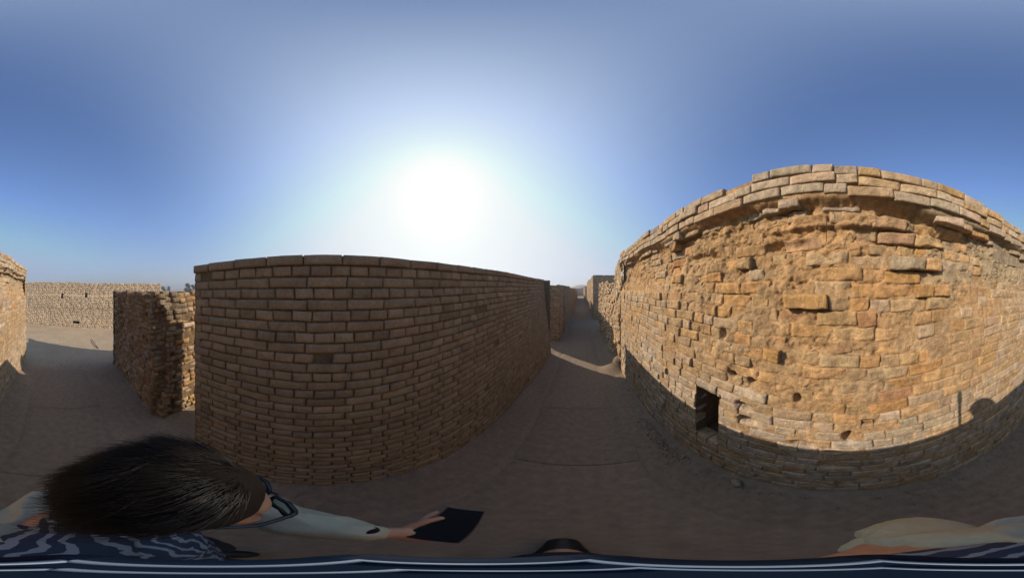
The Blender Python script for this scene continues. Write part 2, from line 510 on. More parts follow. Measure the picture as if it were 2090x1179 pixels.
# face seen from the lane: outward +x, so p0->p1 runs with the normal on its right: from far to near is -y ... normal = (t.y,-t.x)
def offL(u, z):
    y = Y0L + u
    k = smooth(y, 2.3, 5.9)
    low = smooth(-z, -0.25, 2.2)
    return k * (0.15 * low - 0.10 * (1 - low)) + 0.012 * np.sin(u * 1.3) + 0.01 * fbm(np.stack([u, z, 0 * u], -1), 0.9, 2, 3)
ztL = lambda u: 0.215 + 0.0115 * u + 0.006 * math.sin(u * 2.1)
def skipL(u, z, k):
    return (2.0 < u < 2.6 and abs(z + 0.45) < 0.03) or random.random() < 0.003
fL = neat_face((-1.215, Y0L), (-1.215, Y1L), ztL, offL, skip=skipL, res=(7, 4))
ujl = [random.uniform(-0.012, 0.010) for _ in range(60)]
fL['umin'] = lambda k: ujl[k]
fLa = neat_face((-2.98, Y0L), (-1.215, Y0L), lambda u: 0.215)
fLb = neat_face((-1.34, Y1L), (-1.95, Y1L), lambda u: 0.29, off=None)
fLb['frame'] = Frame((-1.10, Y1L), (-2.98, Y1L))
# end face leans with the lane face: stop each course short of it
fLb['umin'] = lambda k: 0.24 * max(0, 1 - k / 31)
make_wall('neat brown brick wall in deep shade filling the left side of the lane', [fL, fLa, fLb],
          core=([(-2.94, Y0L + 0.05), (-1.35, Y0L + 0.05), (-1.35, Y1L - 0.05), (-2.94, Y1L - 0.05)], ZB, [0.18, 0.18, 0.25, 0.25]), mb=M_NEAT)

# ================================================================== RIGHT LANE WALL (eroded, sunlit)
YA0, YA1 = -5.1, 4.45
LA = YA1 - YA0
frA = Frame((1.1, YA1), (1.1, YA0), None)       # t=-y, normal = (-1,0): outward to the lane
def ztA(u):
    y = YA1 - u
    return 0.885 - 0.035 * smooth(-y, -0.5, 0.8) - 0.07 * smooth(-y, 1.2, 2.1) - 0.15 * smooth(-y, 2.0, 3.0) - 0.05 * smooth(-y, 3.2, 4.6) + 0.012 * math.sin(y * 5)
def eA(u, z):
    """erosion depth of the face"""
    y = YA1 - np.asarray(u, float); z = np.asarray(z, float)
    q = np.stack([y, z, 0 * y], -1)
    zt = 0.885 - 0.035 * smooth(-y, -0.5, 0.8) - 0.07 * smooth(-y, 1.2, 2.1) - 0.15 * smooth(-y, 2.0, 3.0) - 0.05 * smooth(-y, 3.2, 4.6)
    top = smooth(zt - z + 0.05 * fbm(q, 2.3, 2, 14), 0.24, 0.34)                       # 0 in the capping courses
    mid = 0.058 + 0.070 * (1 - smooth(-z, -0.45, 0.3)) + 0.05 * fbm(q, 1.4, 3, 11)
    low = 1 - smooth(-z, 0.55, 1.25)
    # the far part low down is sound and flush
    flush = smooth(y, 1.3, 2.1) * smooth(-z, -0.25, 0.15)
    flush2 = smooth(-y, 0.45, 0.95) * smooth(-z, -0.05, 0.3) * 0.93
    e_ = mid * top * low * (1 - np.maximum(flush, flush2))
    e_ = e_ + 0.03 * smooth(y, 2.4, 4.4) * top * np.clip(1 + 1.5 * fbm(q, 2.5, 3, 5), 0, 2) * (1 - flush)
    ledge = smooth(z, 0.40, 0.425) * (1 - smooth(z, 0.50, 0.52)) * smooth(y, -0.62, -0.5) * (1 - smooth(y, 0.5, 0.62))
    e_ = e_ * (1 - 0.85 * ledge * np.clip(0.75 + 1.3 * fbm(q, 3.5, 3, 16), 0, 1))
    return np.clip(e_, 0, 0.2)
HA = [(YA1 - 1.32, YA1 - 1.00, -1.71, -0.99),      # drain niche
      (YA1 + 0.145, YA1 + 0.215, -1.065, -0.975)]    # little square hole
def inA(v, y0, y1, z0, z1): return (v[0] > y0) & (v[0] < y1) & (v[1] > z0) & (v[1] < z1)
def skipA(u, z, k):
    y = YA1 - u
    if float(cavA(u, z)) > 0.03: return True
    e0 = float(eA(u, z))
    zt = ztA(u)
    if k == 0 and y > 0.62 and y < 0.8: return True
    if 0.26 < zt - z < 0.36 and -0.9 < y < 0.6: return random.random() < 0.72
    return random.random() < min(0.16, e0 * 1.6)
def umaxA(k): return LA - random.uniform(0, 0.03)
uminA_v = [random.uniform(0, 0.05) if k < 4 else (0.10 + 0.20 * random.random() if k < 14 else random.uniform(0, 0.05)) for k in range(60)]
def depA(l):
    u = (l[:, 0] + l[:, 1]) / 2; z = l[:, 2]; y = YA1 - u
    e0 = eA(u, z)
    d = e0 * 1.0 + rng.normal(0, 1, len(l)) * (0.003 + 0.09 * np.minimum(e0, 0.09))
    topc = l[:, 4] < 3
    d = d - 0.004
    d = np.where(topc, -0.02 + rng.normal(0, 0.008, len(l)), d)
    hero = ((y > 0.40) & (y < 0.70) & (np.abs(z + 0.50) < 0.05)) | ((y > -0.75) & (y < -0.5) & (np.abs(z - 0.17) < 0.05)) | \
           ((y > -0.8) & (y < -0.55) & (np.abs(z + 0.03) < 0.05)) | ((y > 1.6) & (y < 1.9) & (np.abs(z - 0.55) < 0.06)) | \
           ((y > 0.05) & (y < 0.35) & (np.abs(z + 0.12) < 0.05))
    d = np.where(hero, -0.005 + 0.2 * e0, d)
    pr = rng.random(len(l)) < 0.05
    return np.where(pr & ~topc, d - 0.014 - 0.2 * e0, d)
def colA(l):
    u = (l[:, 0] + l[:, 1]) / 2; z = l[:, 2]; y = YA1 - u
    n = len(l)
    pale = mixcol(n, [PALE, GREY, TAN], [5, 3, 2]); oran = mixcol(n, [ORANGE, TAN, PALE, RED], [4.2, 3.0, 1.0, 0.4])
    k = fbm(np.stack([y, z, 0 * y], -1), 0.9, 3, 21)
    w = 0.86 + 0.9 * k
    w = w - 0.5 * smooth(-z, 0.85, 1.1) - 0.35 * smooth(-y, 0.4, 0.9)
    w = w + 0.35 * smooth(-z, -0.35, 0.1) - 0.75 * smooth(y, 1.3, 2.3) * smooth(-z, -0.1, 0.3) - 0.6 * smooth(-z, 0.75, 1.2) - 0.4 * smooth(-y, 1.2, 2.2)
    w = np.where(l[:, 4] < 4, 0.10 + 0.35 * k, w)
    w = np.clip(w + rng.normal(0, 0.15, n), 0, 1)[:, None]
    c = pale * (1 - w) + oran * w
    m_ = (smooth(fbm(np.stack([y, z, 0 * y], -1), 2.1, 3, 61), -0.25, 0.3) * 0.45 * (l[:, 4] > 3))[:, None]
    return c * (1 - m_) + MUD[None] * m_
CAV = [(.742, -.99, .055, .035, .15), (.70, -1.135, .065, .03, .13), (.25, -1.27, .08, .030, .15), (-.06, -1.16, .035, .05, .11), (.69, -.74, .03, .03, .12),
       (.88, -.72, .03, .025, .10), (.30, -.80, .022, .04, .09), (.45, .30, .16, .04, .06), (-.95, .42, .18, .05, .06), (1.30, .30, .22, .035, .05), (.98, -.38, .03, .05, .06), (.05, -1.34, .05, .02, .08)]
def cavA(u, z):
    y = YA1 - np.asarray(u, float); z = np.asarray(z, float); c = 0 * y
    q = np.stack([y, z, 0 * y], -1); wob = 1 + 0.5 * fbm(q, 9, 3, 63)
    for (a_, b_, ra, rb, dp) in CAV:
        r2 = (((y - a_) / ra) ** 2 + ((z - b_) / rb) ** 2) * wob
        c = np.maximum(c, dp * np.exp(-r2 ** 2 * 0.8))
    return c
def sharedA(u, z):
    q = np.stack([u, z, 0 * u], -1)
    r_ = np.minimum(eA(u, z), 0.09)
    return fbm(q, 5, 5, 33, 0.66) * (0.006 + 0.36 * r_) + cavA(u, z)
def bdepA(u, z):
    q = np.stack([u, z, 0 * u], -1)
    e0 = eA(u, z)
    cover = smooth(fbm(q, 2.0, 4, 31), -0.05, 0.35)           # mud smeared over the bricks
    r_ = np.minimum(e0, 0.09)
    d = e0 + 0.007 - cover * (0.004 + 0.24 * e0) + 0.0 * r_
    d = d + sharedA(u, z) + fbm(q, 24, 3, 35, 0.6) * (0.003 + 0.15 * r_)
    rid = 0.10 - np.abs(fbm(q * np.array([1, 1.9, 1]), 6.5, 4, 37, 0.6))      # cracks and flaked edges
    d = d + np.clip(rid, 0, 1) * (0.05 + 2.2 * r_)
    return d
def bcolA(u, z, V):
    y = YA1 - u
    k = fbm(V, 1.3, 4, 41)[:, None]; w = np.clip(0.58 + 1.1 * fbm(V, 1.0, 3, 43), 0, 1)[:, None]
    gr = (smooth(-y, 0.3, 0.9) * smooth(z, -0.2, 0.2) * 0.8)[:, None]            # grey-buff plaster high on the near part
    w = w * (1 - gr); base_ = MUD[None] * (1 - gr) + np.array([0.36, 0.29, 0.185])[None] * gr
    return (base_ * (1 - w) + (MUD * 0.35 + ORANGE * 0.65)[None] * w) * (1 + 0.24 * k)
fA = dict(frame=frA, ztop=ztA, zbot=ZB, pitch=0.094, L=0.30, H=0.152, holes=HA, skip=skipA, pat='mixed', jl=0.07, thin=(3, 0.082),
          umin=lambda k: uminA_v[k], dep=depA, col=colA,
          kw=dict(gap=0.006, depth=0.16, res=(16, 8), freq=15, shared=sharedA,
                  rnd=lambda l: 0.007 + 0.035 * np.minimum(eA((l[:, 0] + l[:, 1]) / 2, l[:, 2]), 0.12),
                  amp=lambda l: 0.004 + 0.13 * np.minimum(eA((l[:, 0] + l[:, 1]) / 2, l[:, 2]), 0.10), tilt=0.022),
          bdep=bdepA, bcol=bcolA, ru=0.0105, rz=0.010)
def rough_face(p0, p1, ztop, amp=0.012, rec=0.03, cols=None, pitch=0.094, mis=0.08, res=(5, 3), off=None, ru=0.04, rz=0.03, bc=None, seed=50, ef=None, umin=None, umax=None, holes=()):
    fr = Frame(p0, p1, off)
    cc = cols or ([PALE, TAN, ORANGE, GREY], [3, 3, 1.5, 1])
    ef = ef or (lambda u, z: np.clip(rec * (0.6 + 1.6 * fbm(np.stack([u, z, 0 * u], -1), 1.5, 3, seed)), 0, 1))
    return dict(frame=fr, ztop=ztop, zbot=ZB, pitch=pitch, L=0.29, H=0.147, pat='mixed', jl=0.05, umin=umin, umax=umax, holes=holes,
                skip=lambda u, z, k: random.random() < mis,
                dep=lambda l: ef((l[:, 0] + l[:, 1]) / 2, l[:, 2]) + rng.normal(0, amp, len(l)),
                col=lambda l: mixcol(len(l), *cc),
                kw=dict(gap=0.011, rnd=0.014, amp=amp, res=res, depth=0.12, tilt=0.03),
                bdep=lambda u, z: ef(u, z) + 0.018 + amp * 1.2 * fbm(np.stack([u, z, 0 * u], -1), 7, 4, seed + 2),
                bcol=mudcol(bc if bc is not None else MUD), ru=ru, rz=rz)
fAe = rough_face((1.1, YA0), (2.3, YA0), lambda u: 0.60)
fAe['frame'] = Frame((2.3, YA0), (1.1, YA0)); fAe['frame'].n *= 1
fAf = rough_face((1.14, YA1), (2.3, YA1), lambda u: 0.86, rec=0.02)
# the face looking back down the lane (-y) needs its normal on the right of travel: run -x
fAe['frame'] = Frame((1.1, YA0), (2.3, YA0))
fAf['frame'] = Frame((2.3, YA1), (1.14, YA1))
wA = make_wall('tall weathered orange brick wall in full sun on the right, with a drain niche', [fA, fAe, fAf],
               core=([(2.05, YA0 + 0.08), (2.25, YA0 + 0.08), (2.25, YA1 - 0.08), (2.05, YA1 - 0.08)], ZB, [0.5, 0.5, 0.84, 0.84]))
# top slab of fill between face and core
o = add_obj('wall_top', prism([(1.2, YA0 + 0.1), (2.2, YA0 + 0.1), (2.2, -1.6), (1.2, -1.6)], 0.3, [0.52, 0.52, 0.66, 0.66]), M_MUD, wA)
o = add_obj('wall_top', prism([(1.27, -1.58), (2.2, -1.58), (2.2, YA1 - 0.12), (1.27, YA1 - 0.12)], 0.6, [0.66, 0.66, 0.84, 0.84]), M_MUD, wA)

def niche(y0, y1, z0, z1, depth, parent, name='drain_niche'):
    V, F, C = [], [], []
    def grid(p00, du, dv, n, m):
        o_ = sum(len(v) for v in V)
        a_, b_ = np.meshgrid(np.linspace(0, 1, n), np.linspace(0, 1, m))
        P = np.array(p00)[None] + a_.ravel()[:, None] * np.array(du)[None] + b_.ravel()[:, None] * np.array(dv)[None]
        P += 0.012 * np.stack([fbm(P, 8, 3, s) for s in (1, 2, 3)], 1)
        i_ = np.arange(n * m).reshape(m, n)
        V.append(P); F.append(np.stack([i_[:-1, :-1], i_[:-1, 1:], i_[1:, 1:], i_[1:, :-1]], -1).reshape(-1, 4) + o_)
        C.append(np.tile(MUD * 0.4, (len(P), 1)) * (1 + 0.2 * fbm(P, 6, 2, 2)[:, None]))  # recess shade painted in: mud much darker than on the wall face
    x0 = 1.11; dx = depth; w = y1 - y0; h = z1 - z0
    grid((x0, y0, z0), (dx, 0, 0), (0, 0, h), 10, 14); grid((x0, y1, z0), (dx, 0, 0), (0, 0, h), 10, 14)
    grid((x0, y0, z0), (dx, 0, 0), (0, w, 0), 10, 8); grid((x0, y0, z1), (dx, 0, 0), (0, w, 0), 10, 8)
    grid((x0 + dx, y0, z0), (0, w, 0), (0, 0, h), 8, 14)
    add_obj(name, np_mesh(name, U(np.vstack(V)), np.vstack(F), np.vstack(C)), M_MUD, parent)
niche(1.00, 1.32, -1.72, -0.98, 0.85, wA)
niche(-0.22, -0.14, -1.07, -0.97, 0.25, wA, 'putlog_hole')

# ================================================================== RIGHT SIDE, FARTHER
fB = rough_face((1.04, 9.9), (1.04, YA1 + 0.03), lambda u: 0.36 - 0.02 * u - 0.10 * math.sin(u * 1.9) ** 2 if u < 3.6 else 0.20 + 0.35 * (u - 3.6) * (u > 4.6), amp=0.02, rec=0.06, mis=0.16, ru=0.03, rz=0.03)
B_root = make_wall('low crumbling sunlit wall with a ragged top, just past the tall right wall', [fB, rough_face((1.04, 9.9), (2.2, 9.9), lambda u: 0.36)][:1],
          core=([(1.3, YA1 + 0.1), (2.2, YA1 + 0.1), (2.2, 9.85), (1.3, 9.85)], ZB, [0.12, 0.12, 0.3, 0.3]))
fD1 = rough_face((0.98, 13.0), (3.3, 13.0), lambda u: 1.0, amp=0.008, rec=0.0, mis=0.03, res=(2, 1), ru=0.15, rz=0.1)
fD1['frame'] = Frame((0.98, 13.0), (3.3, 13.0))
fD2 = rough_face((0.98, 27.0), (0.98, 13.0), lambda u: 1.0 - 0.12 * (math.sin(u * 0.8) > 0.4), amp=0.012, rec=0.03, mis=0.06, res=(2, 1), ru=0.15, rz=0.1)
make_wall('high building block farther down the lane on the right, its front in shade', [fD1, fD2],
          core=([(1.06, 13.08), (3.2, 13.08), (3.2, 26.95), (1.06, 26.95)], ZB, 0.88), name='brick_building', cat='building')
fE = rough_face((0.80, 46), (0.80, 28.5), lambda u: 0.45 - 0.25 * (math.sin(u * 0.6 + 1) > 0), amp=0.012, rec=0.02, mis=0.05, res=(2, 1), ru=0.3, rz=0.2)
fE2 = rough_face((0.80, 28.5), (2.4, 28.5), lambda u: 0.4, amp=0.01, rec=0.0, res=(2, 1), ru=0.3, rz=0.2)
make_wall('small distant wall on the right near the far end of the lane', [fE, fE2],
          core=([(0.9, 28.6), (2.4, 28.6), (2.4, 46), (0.9, 46)], ZB, 0.15))

# ================================================================== LEFT SIDE, FARTHER
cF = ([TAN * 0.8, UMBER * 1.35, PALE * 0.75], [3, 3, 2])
fG1 = rough_face((-2.30, 7.4), (-0.93, 7.4), lambda u: 0.17 + 0.02 * math.sin(u * 4), amp=0.010, rec=0.0, mis=0.03, res=(4, 2), cols=cF, bc=MUD * 0.7)  # left reach, out of view, is shaped to trim the sun strip on the floor
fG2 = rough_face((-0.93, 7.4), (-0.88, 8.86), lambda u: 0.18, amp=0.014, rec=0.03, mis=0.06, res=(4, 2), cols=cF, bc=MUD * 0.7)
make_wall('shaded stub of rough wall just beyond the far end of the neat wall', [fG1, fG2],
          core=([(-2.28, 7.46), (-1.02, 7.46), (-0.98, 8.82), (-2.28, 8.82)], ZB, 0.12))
fG3 = rough_face((-0.87, 9.0), (-0.66, 19.0), lambda u: 0.19 - 0.10 * (u > 3.5) - 0.05 * math.sin(u * 2) ** 2, amp=0.014, rec=0.03, mis=0.06, res=(3, 2), cols=cF, bc=MUD * 0.7, ru=0.08, rz=0.06)  # gap before this wall is added to let a second sun strip through
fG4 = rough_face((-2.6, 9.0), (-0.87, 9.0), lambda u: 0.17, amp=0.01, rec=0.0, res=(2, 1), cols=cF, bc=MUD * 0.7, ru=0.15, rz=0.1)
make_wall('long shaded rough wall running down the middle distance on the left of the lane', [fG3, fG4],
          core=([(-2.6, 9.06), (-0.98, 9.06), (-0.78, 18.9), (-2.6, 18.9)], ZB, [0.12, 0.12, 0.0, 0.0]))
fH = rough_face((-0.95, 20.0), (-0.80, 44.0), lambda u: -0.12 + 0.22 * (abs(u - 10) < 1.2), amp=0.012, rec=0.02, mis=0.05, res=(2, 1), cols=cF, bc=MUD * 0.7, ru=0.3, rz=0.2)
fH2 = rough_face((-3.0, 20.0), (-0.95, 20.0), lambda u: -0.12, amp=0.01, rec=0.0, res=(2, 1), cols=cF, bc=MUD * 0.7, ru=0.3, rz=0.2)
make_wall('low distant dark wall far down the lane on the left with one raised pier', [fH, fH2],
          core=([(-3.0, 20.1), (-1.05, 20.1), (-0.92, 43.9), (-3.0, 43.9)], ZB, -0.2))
fI = rough_face((-8, 62), (8, 62), lambda u: 0.15 + 0.35 * (u > 8.4), amp=0.01, rec=0.0, res=(2, 1), ru=0.5, rz=0.3, pitch=0.12)
make_wall('pale cross wall closing the far end of the lane', [fI], core=([(-8, 62.1), (8, 62.1), (8, 63), (-8, 63)], ZB, 0.1))

# ================================================================== BROKEN BLOCK BEHIND, LEFT
ztK = lambda u: -0.06 + 0.03 * (math.sin(u * 11) > 0.6) + 0.018 * math.sin(u * 7) - 0.02 * (math.sin(u * 3.1) > 0.5)
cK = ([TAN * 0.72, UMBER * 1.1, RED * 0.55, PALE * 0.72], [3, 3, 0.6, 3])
def eK(u, z):   # lane face: u from far corner (y=-5) to near (y=-2.1)
    q = np.stack([u, z, 0 * u], -1)
    e_ = (0.13 + 0.14 * fbm(q, 1.3, 3, 71)) * smooth(u, 0.30, 0.55) * smooth(-z, 0.12, 0.4) * (1 - 0.7 * smooth(-z, 1.3, 2.1))
    return np.clip(e_ + 0.13 * smooth(u, 2.3, 2.95) * (0.6 + 0.9 * fbm(q, 2.2, 3, 76)), 0, 0.3)
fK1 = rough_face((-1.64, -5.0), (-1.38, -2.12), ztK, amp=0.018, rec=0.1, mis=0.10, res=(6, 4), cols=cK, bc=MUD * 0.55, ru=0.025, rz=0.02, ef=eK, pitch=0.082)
def eK2(u, z):
    q = np.stack([u, z, 0 * u], -1)
    return np.clip((0.05 + 0.08 * fbm(q, 1.6, 3, 73)) * smooth(-z, 0.25, 0.5) * (1 - smooth(u, 0.30, 0.45)) + 0.16 * (1 - smooth(u, 0.0, 0.4)) * (0.6 + 0.9 * fbm(q, 2.2, 3, 77)), 0, 0.3)
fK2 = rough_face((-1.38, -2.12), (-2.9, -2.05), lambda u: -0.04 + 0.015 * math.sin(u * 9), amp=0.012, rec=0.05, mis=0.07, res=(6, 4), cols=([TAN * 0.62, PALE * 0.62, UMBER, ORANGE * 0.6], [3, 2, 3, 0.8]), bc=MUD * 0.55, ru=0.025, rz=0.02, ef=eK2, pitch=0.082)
fK2['col'] = lambda l: np.where((l[:, 0] > 0.36)[:, None], mixcol(len(l), [TAN, PALE, ORANGE], [3, 2, 2.5]), mixcol(len(l), [TAN * 0.62, PALE * 0.62, UMBER], [3, 2, 3]))  # sun and shade painted in: bright bricks on the lit strip, dim ones beside it
fK3 = rough_face((-5.2, -3.2), (-1.64, -5.0), lambda u: -0.07, amp=0.012, rec=0.02, mis=0.05, res=(4, 2), ru=0.08, rz=0.06)
fK4 = rough_face((-2.9, -2.05), (-5.2, -3.2), lambda u: -0.05, amp=0.012, rec=0.02, mis=0.05, res=(3, 2), ru=0.1, rz=0.08)
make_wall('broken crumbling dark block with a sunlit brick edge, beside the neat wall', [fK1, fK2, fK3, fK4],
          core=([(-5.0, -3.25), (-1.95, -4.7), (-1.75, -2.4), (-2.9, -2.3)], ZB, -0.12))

# ================================================================== COURTYARD WALL
def dirpt(px, dist):
    p = math.radians((px - 1185) / PXD); return (math.sin(p) * dist, math.cos(p) * dist)
pa = dirpt(18, 12.4); pb = dirpt(330, 10.6)
def ztM(u): return 0.42 + 0.012 * math.sin(u * 3) - 0.10 * smooth(u, 3, 7)
LM = math.hypot(pb[0] - pa[0], pb[1] - pa[1])
def hole_at(px, y0, y1, w):
    # photo column -> u along the courtyard wall
    p = math.radians((px - 1185) / PXD); d = np.array([math.sin(p), math.cos(p)])
    t = np.array(pb) - np.array(pa); L_ = np.linalg.norm(t); t = t / L_
    A_ = np.array([[d[0], -t[0]], [d[1], -t[1]]]); s = np.linalg.solve(A_, np.array(pa))
    z = lambda y: math.tan(math.radians((589.5 - y) / 6.55)) * s[0]
    return (s[1] - w / 2, s[1] + w / 2, z(y1), z(y0))
HM = [hole_at(126, 598, 609, 0.15), hole_at(175, 596, 607, 0.15), hole_at(155, 655, 660, 0.42)]
frM = Frame(pa, pb)
if np.dot(frM.n, -np.array(pa)) < 0: frM = Frame(pb, pa); HM = [(frM.len - b_, frM.len - a_, c_, d_) for a_, b_, c_, d_ in HM]
flipM = np.allclose(frM.p0, pb)
ztM2 = (lambda u: float(ztM(LM - u))) if flipM else (lambda u: float(ztM(u)))
def eM(u, z):
    q = np.stack([u, z, 0 * u], -1)
    return np.clip(0.10 * smooth(z, -0.40, -0.33) + 0.025 * fbm(q, 1.5, 3, 81) + 0.02 * smooth(-z, 1.0, 1.2) * (1 - smooth(-z, 1.6, 1.8)), 0, 1)
fM = rough_face(tuple(frM.p0), tuple(frM.p0 + frM.t * frM.len), ztM2, amp=0.005, rec=0.03, mis=0.04, res=(3, 2), ru=0.05, rz=0.04, ef=eM, holes=HM,
                cols=([PALE * 0.92, PALE * 0.84 + TAN * 0.1, GREY], [3, 2, 2]), bc=PALE * 0.86)
fM['kw'].update(gap=0.007, rnd=0.006, amp=0.004, tilt=0.012)
fM['bdep'] = lambda u, z: eM(u, z) + 0.009 + 0.006 * fbm(np.stack([u, z, 0 * u], -1), 5, 3, 8)
fM['dep'] = lambda l: eM((l[:, 0] + l[:, 1]) / 2, l[:, 2]) + rng.normal(0, 0.003, len(l))
back = -frM.n * 0.6
q0, q1 = frM.p0 + back, frM.p0 + frM.t * frM.len + back
nn = -frM.n * 0.6
M_root = make_wall('long sunlit pale wall across the open court, two small holes near its top', [fM], mb=M_NEAT, mm=M_NEAT,
                   core=([tuple(q0), tuple(q1), tuple(q1 + nn), tuple(q0 + nn)], ZB, 0.2))

# low ruined line beyond
fN = rough_face((-14, -24), (9, -24), lambda u: 0.30 + 0.25 * math.sin(u * 0.9) ** 2, amp=0.01, rec=0.0, res=(2, 1), ru=0.6, rz=0.4, pitch=0.14, mis=0.02)
fN['frame'] = Frame((9, -24), (-14, -24))
make_wall('hazy low ruin whose top just shows above the sunlit court wall', [fN], core=([(-14, -25), (9, -25), (9, -24.1), (-14, -24.1)], ZB, 0.3))

# ================================================================== FAR HILLS
def hills():
    V, F, C = [], [], []
    n = 240
    for i in range(n + 1):
        az = math.radians(-180 + 360 * i / n)
        q = np.array([[math.sin(az) * 3, math.cos(az) * 3, 0]])
        h = 4 + 4.0 * float(fbm(q, 1.4, 4, 3)[0]) + 9.0 * math.exp(-((math.degrees(az) - 0.0) / 4.0) ** 2)
        for r, hh in ((150, -1.0), (158, h * 0.34), (168, h * 0.45), (190, -1.0)):
            V.append((math.sin(az) * r, math.cos(az) * r, hh))
            C.append((0.30, 0.26, 0.20))
    for i in range(n):
        for k in range(3):
            a_ = i * 4 + k; F.append((a_, a_ + 1, a_ + 5, a_ + 4))
    o = add_obj('hills', np_mesh('hills', np.array(V), np.array(F), np.array(C)), earthy('hill_earth', bump=0.2, bscale=0.4, fine=1))
    tag(o, kind='structure')
hills()
#INSERT_DETAILS
# ================================================================== SMALL THINGS ALONG THE LANE
def tube(pts, rad, seg=6, cap=True):
    """swept tube through pts (metres); returns V,F"""
    pts = [np.array(p, float) for p in pts]
    rad = rad if hasattr(rad, '__len__') else [rad] * len(pts)
    V, F = [], []
    for i, p in enumerate(pts):
        t = pts[min(i + 1, len(pts) - 1)] - pts[max(i - 1, 0)]; t = t / (np.linalg.norm(t) + 1e-9)
        ref = np.array([0, 0, 1.0]) if abs(t[2]) < 0.9 else np.array([1.0, 0, 0])
        a_ = np.cross(t, ref); a_ /= np.linalg.norm(a_); b_ = np.cross(t, a_)
        for k in range(seg):
            w = 2 * math.pi * k / seg
            V.append(p + rad[i] * (math.cos(w) * a_ + math.sin(w) * b_))
    for i in range(len(pts) - 1):
        for k in range(seg):
            F.append((i * seg + k, i * seg + (k + 1) % seg, (i + 1) * seg + (k + 1) % seg, (i + 1) * seg + k))
    return np.array(V), np.array(F)

def tube_obj(name, pts, rad, mat, parent=None, seg=8):
    V, F = tube(pts, rad, seg)
    return add_obj(name, np_mesh(name, V, F), mat, parent)

M_WOOD = plain('dry_wood', (0.13, 0.09, 0.06), rough=0.9)
M_WIRE = plain('rusty_wire', (0.08, 0.05, 0.035), rough=0.7)
def gpt(px, py, zf=FL):
    el = (py - 589.5) / 6.55
    d = -zf / math.tan(math.radians(el)); x, y = dirpt(px, d)
    return U((x, y, zf))
a_ = gpt(187, 692); b_ = gpt(200, 711)
tw = tube_obj('stick', [a_ + np.array([0, 0, .012]), (a_ * .6 + b_ * .4) + np.array([0.02, 0.02, .035]), b_ + np.array([0, 0, .012])], [0.009, 0.012, 0.014], M_WOOD)
tag(tw, 'thin dark dry stick lying on the sunlit dust of the open court', 'stick', kind='thing')
P_ = lambda y, z, o: U((1.1 - o, y, z))
wr = tube_obj('wire', [P_(0.095, 0.30, -0.03), P_(0.09, 0.37, 0.045), P_(0.085, 0.455, 0.055), P_(0.06, 0.472, 0.06), P_(0.035, 0.45, 0.055), P_(0.035, 0.425, 0.05)], 0.0022, M_WIRE)
tag(wr, 'short bent wire hook sticking out near the top of the sunlit wall', 'wire', kind='thing')

def chunk(u, size, label):
    bm = bmesh.new(); bmesh.ops.create_cube(bm, size=1)
    bmesh.ops.subdivide_edges(bm, edges=bm.edges[:], cuts=3, use_grid_fill=True)
    for v in bm.verts:
        c = np.array(v.co); n = fbm(c[None] + u[0] * 7, 2.1, 3, 5)[0]
        c = c / max(1.0, np.linalg.norm(c) / 0.66) * (1 + 0.22 * n)
        v.co = Vector((c[0] * size[0], c[1] * size[1], (c[2] + 0.45) * size[2]))
    for f in bm.faces: f.smooth = True
    me = bpy.data.meshes.new('brick_fragment'); bm.to_mesh(me); bm.free()
    at = me.color_attributes.new('Col', 'FLOAT_COLOR', 'POINT')
    for d in at.data: d.color = (*(PALE * 0.8), 1)
    o = add_obj('brick_fragment', me, M_BRICK); o.location = U(u); o.rotation_euler = (0, 0, u[0] * 5 + u[1] * 3)
    tag(o, label, 'brick fragment')
chunk((0.985, 0.72, FL + .03), (0.10, 0.06, 0.04), 'lone brown brick fragment against the foot of the sunlit wall by the niche')
def gravel():
    r = np.random.default_rng(11); pts = []
    for _ in range(520):
        y = r.uniform(-4.2, 4.2); x = 1.03 - abs(r.normal(0, 0.13)); pts.append((x, y, r.uniform(0.004, 0.013)))
    for _ in range(260):
        y = r.uniform(-1.0, 5.4); x = -1.12 + abs(r.normal(0, 0.07)); pts.append((x, y, r.uniform(0.003, 0.009)))
    for _ in range(260):
        pts.append((r.uniform(-1.0, 0.95), r.uniform(-4.5, 7), r.uniform(0.002, 0.006)))
    for _ in range(160):
        pts.append((1.0 - abs(r.normal(0, 0.12)), r.uniform(1.2, 2.4), r.uniform(0.006, 0.018)))
    base = np.array([[1, 0, 0], [0, 1, 0], [-1, 0, 0], [0, -1, 0], [.5, .5, .6], [-.5, .5, .55], [-.5, -.5, .6], [.5, -.5, .5]], float)
    Fb = np.array([[0, 1, 5, 4], [1, 2, 6, 5], [2, 3, 7, 6], [3, 0, 4, 7], [4, 5, 6, 7]])
    V, F, C = [], [], []
    for i, (x, y, q) in enumerate(pts):
        w = r.uniform(0, 6.28); R_ = np.array([[math.cos(w), -math.sin(w), 0], [math.sin(w), math.cos(w), 0], [0, 0, 1]])
        p = U((x, y, FL)); X_ = p[0]
        z = p[2] + 0.055 * float(smooth(X_, 0.72, 0.98)) + 0.03 * float(smooth(-X_, 0.78, 1.0))
        V.append((base * (1 + r.normal(0, .2, (8, 3)))) @ R_.T * q * np.array([1, .8, .8]) + [p[0], p[1], z - 0.004]); F.append(Fb + 8 * i)
        C.append(np.tile(mixcol(1, [MUD * 0.75, PALE * 0.7, UMBER], [3, 2, 2]), (8, 1)))
    tag(add_obj('gravel', np_mesh('gravel', np.vstack(V), np.vstack(F), np.vstack(C)), M_BRICK), kind='stuff')
gravel()
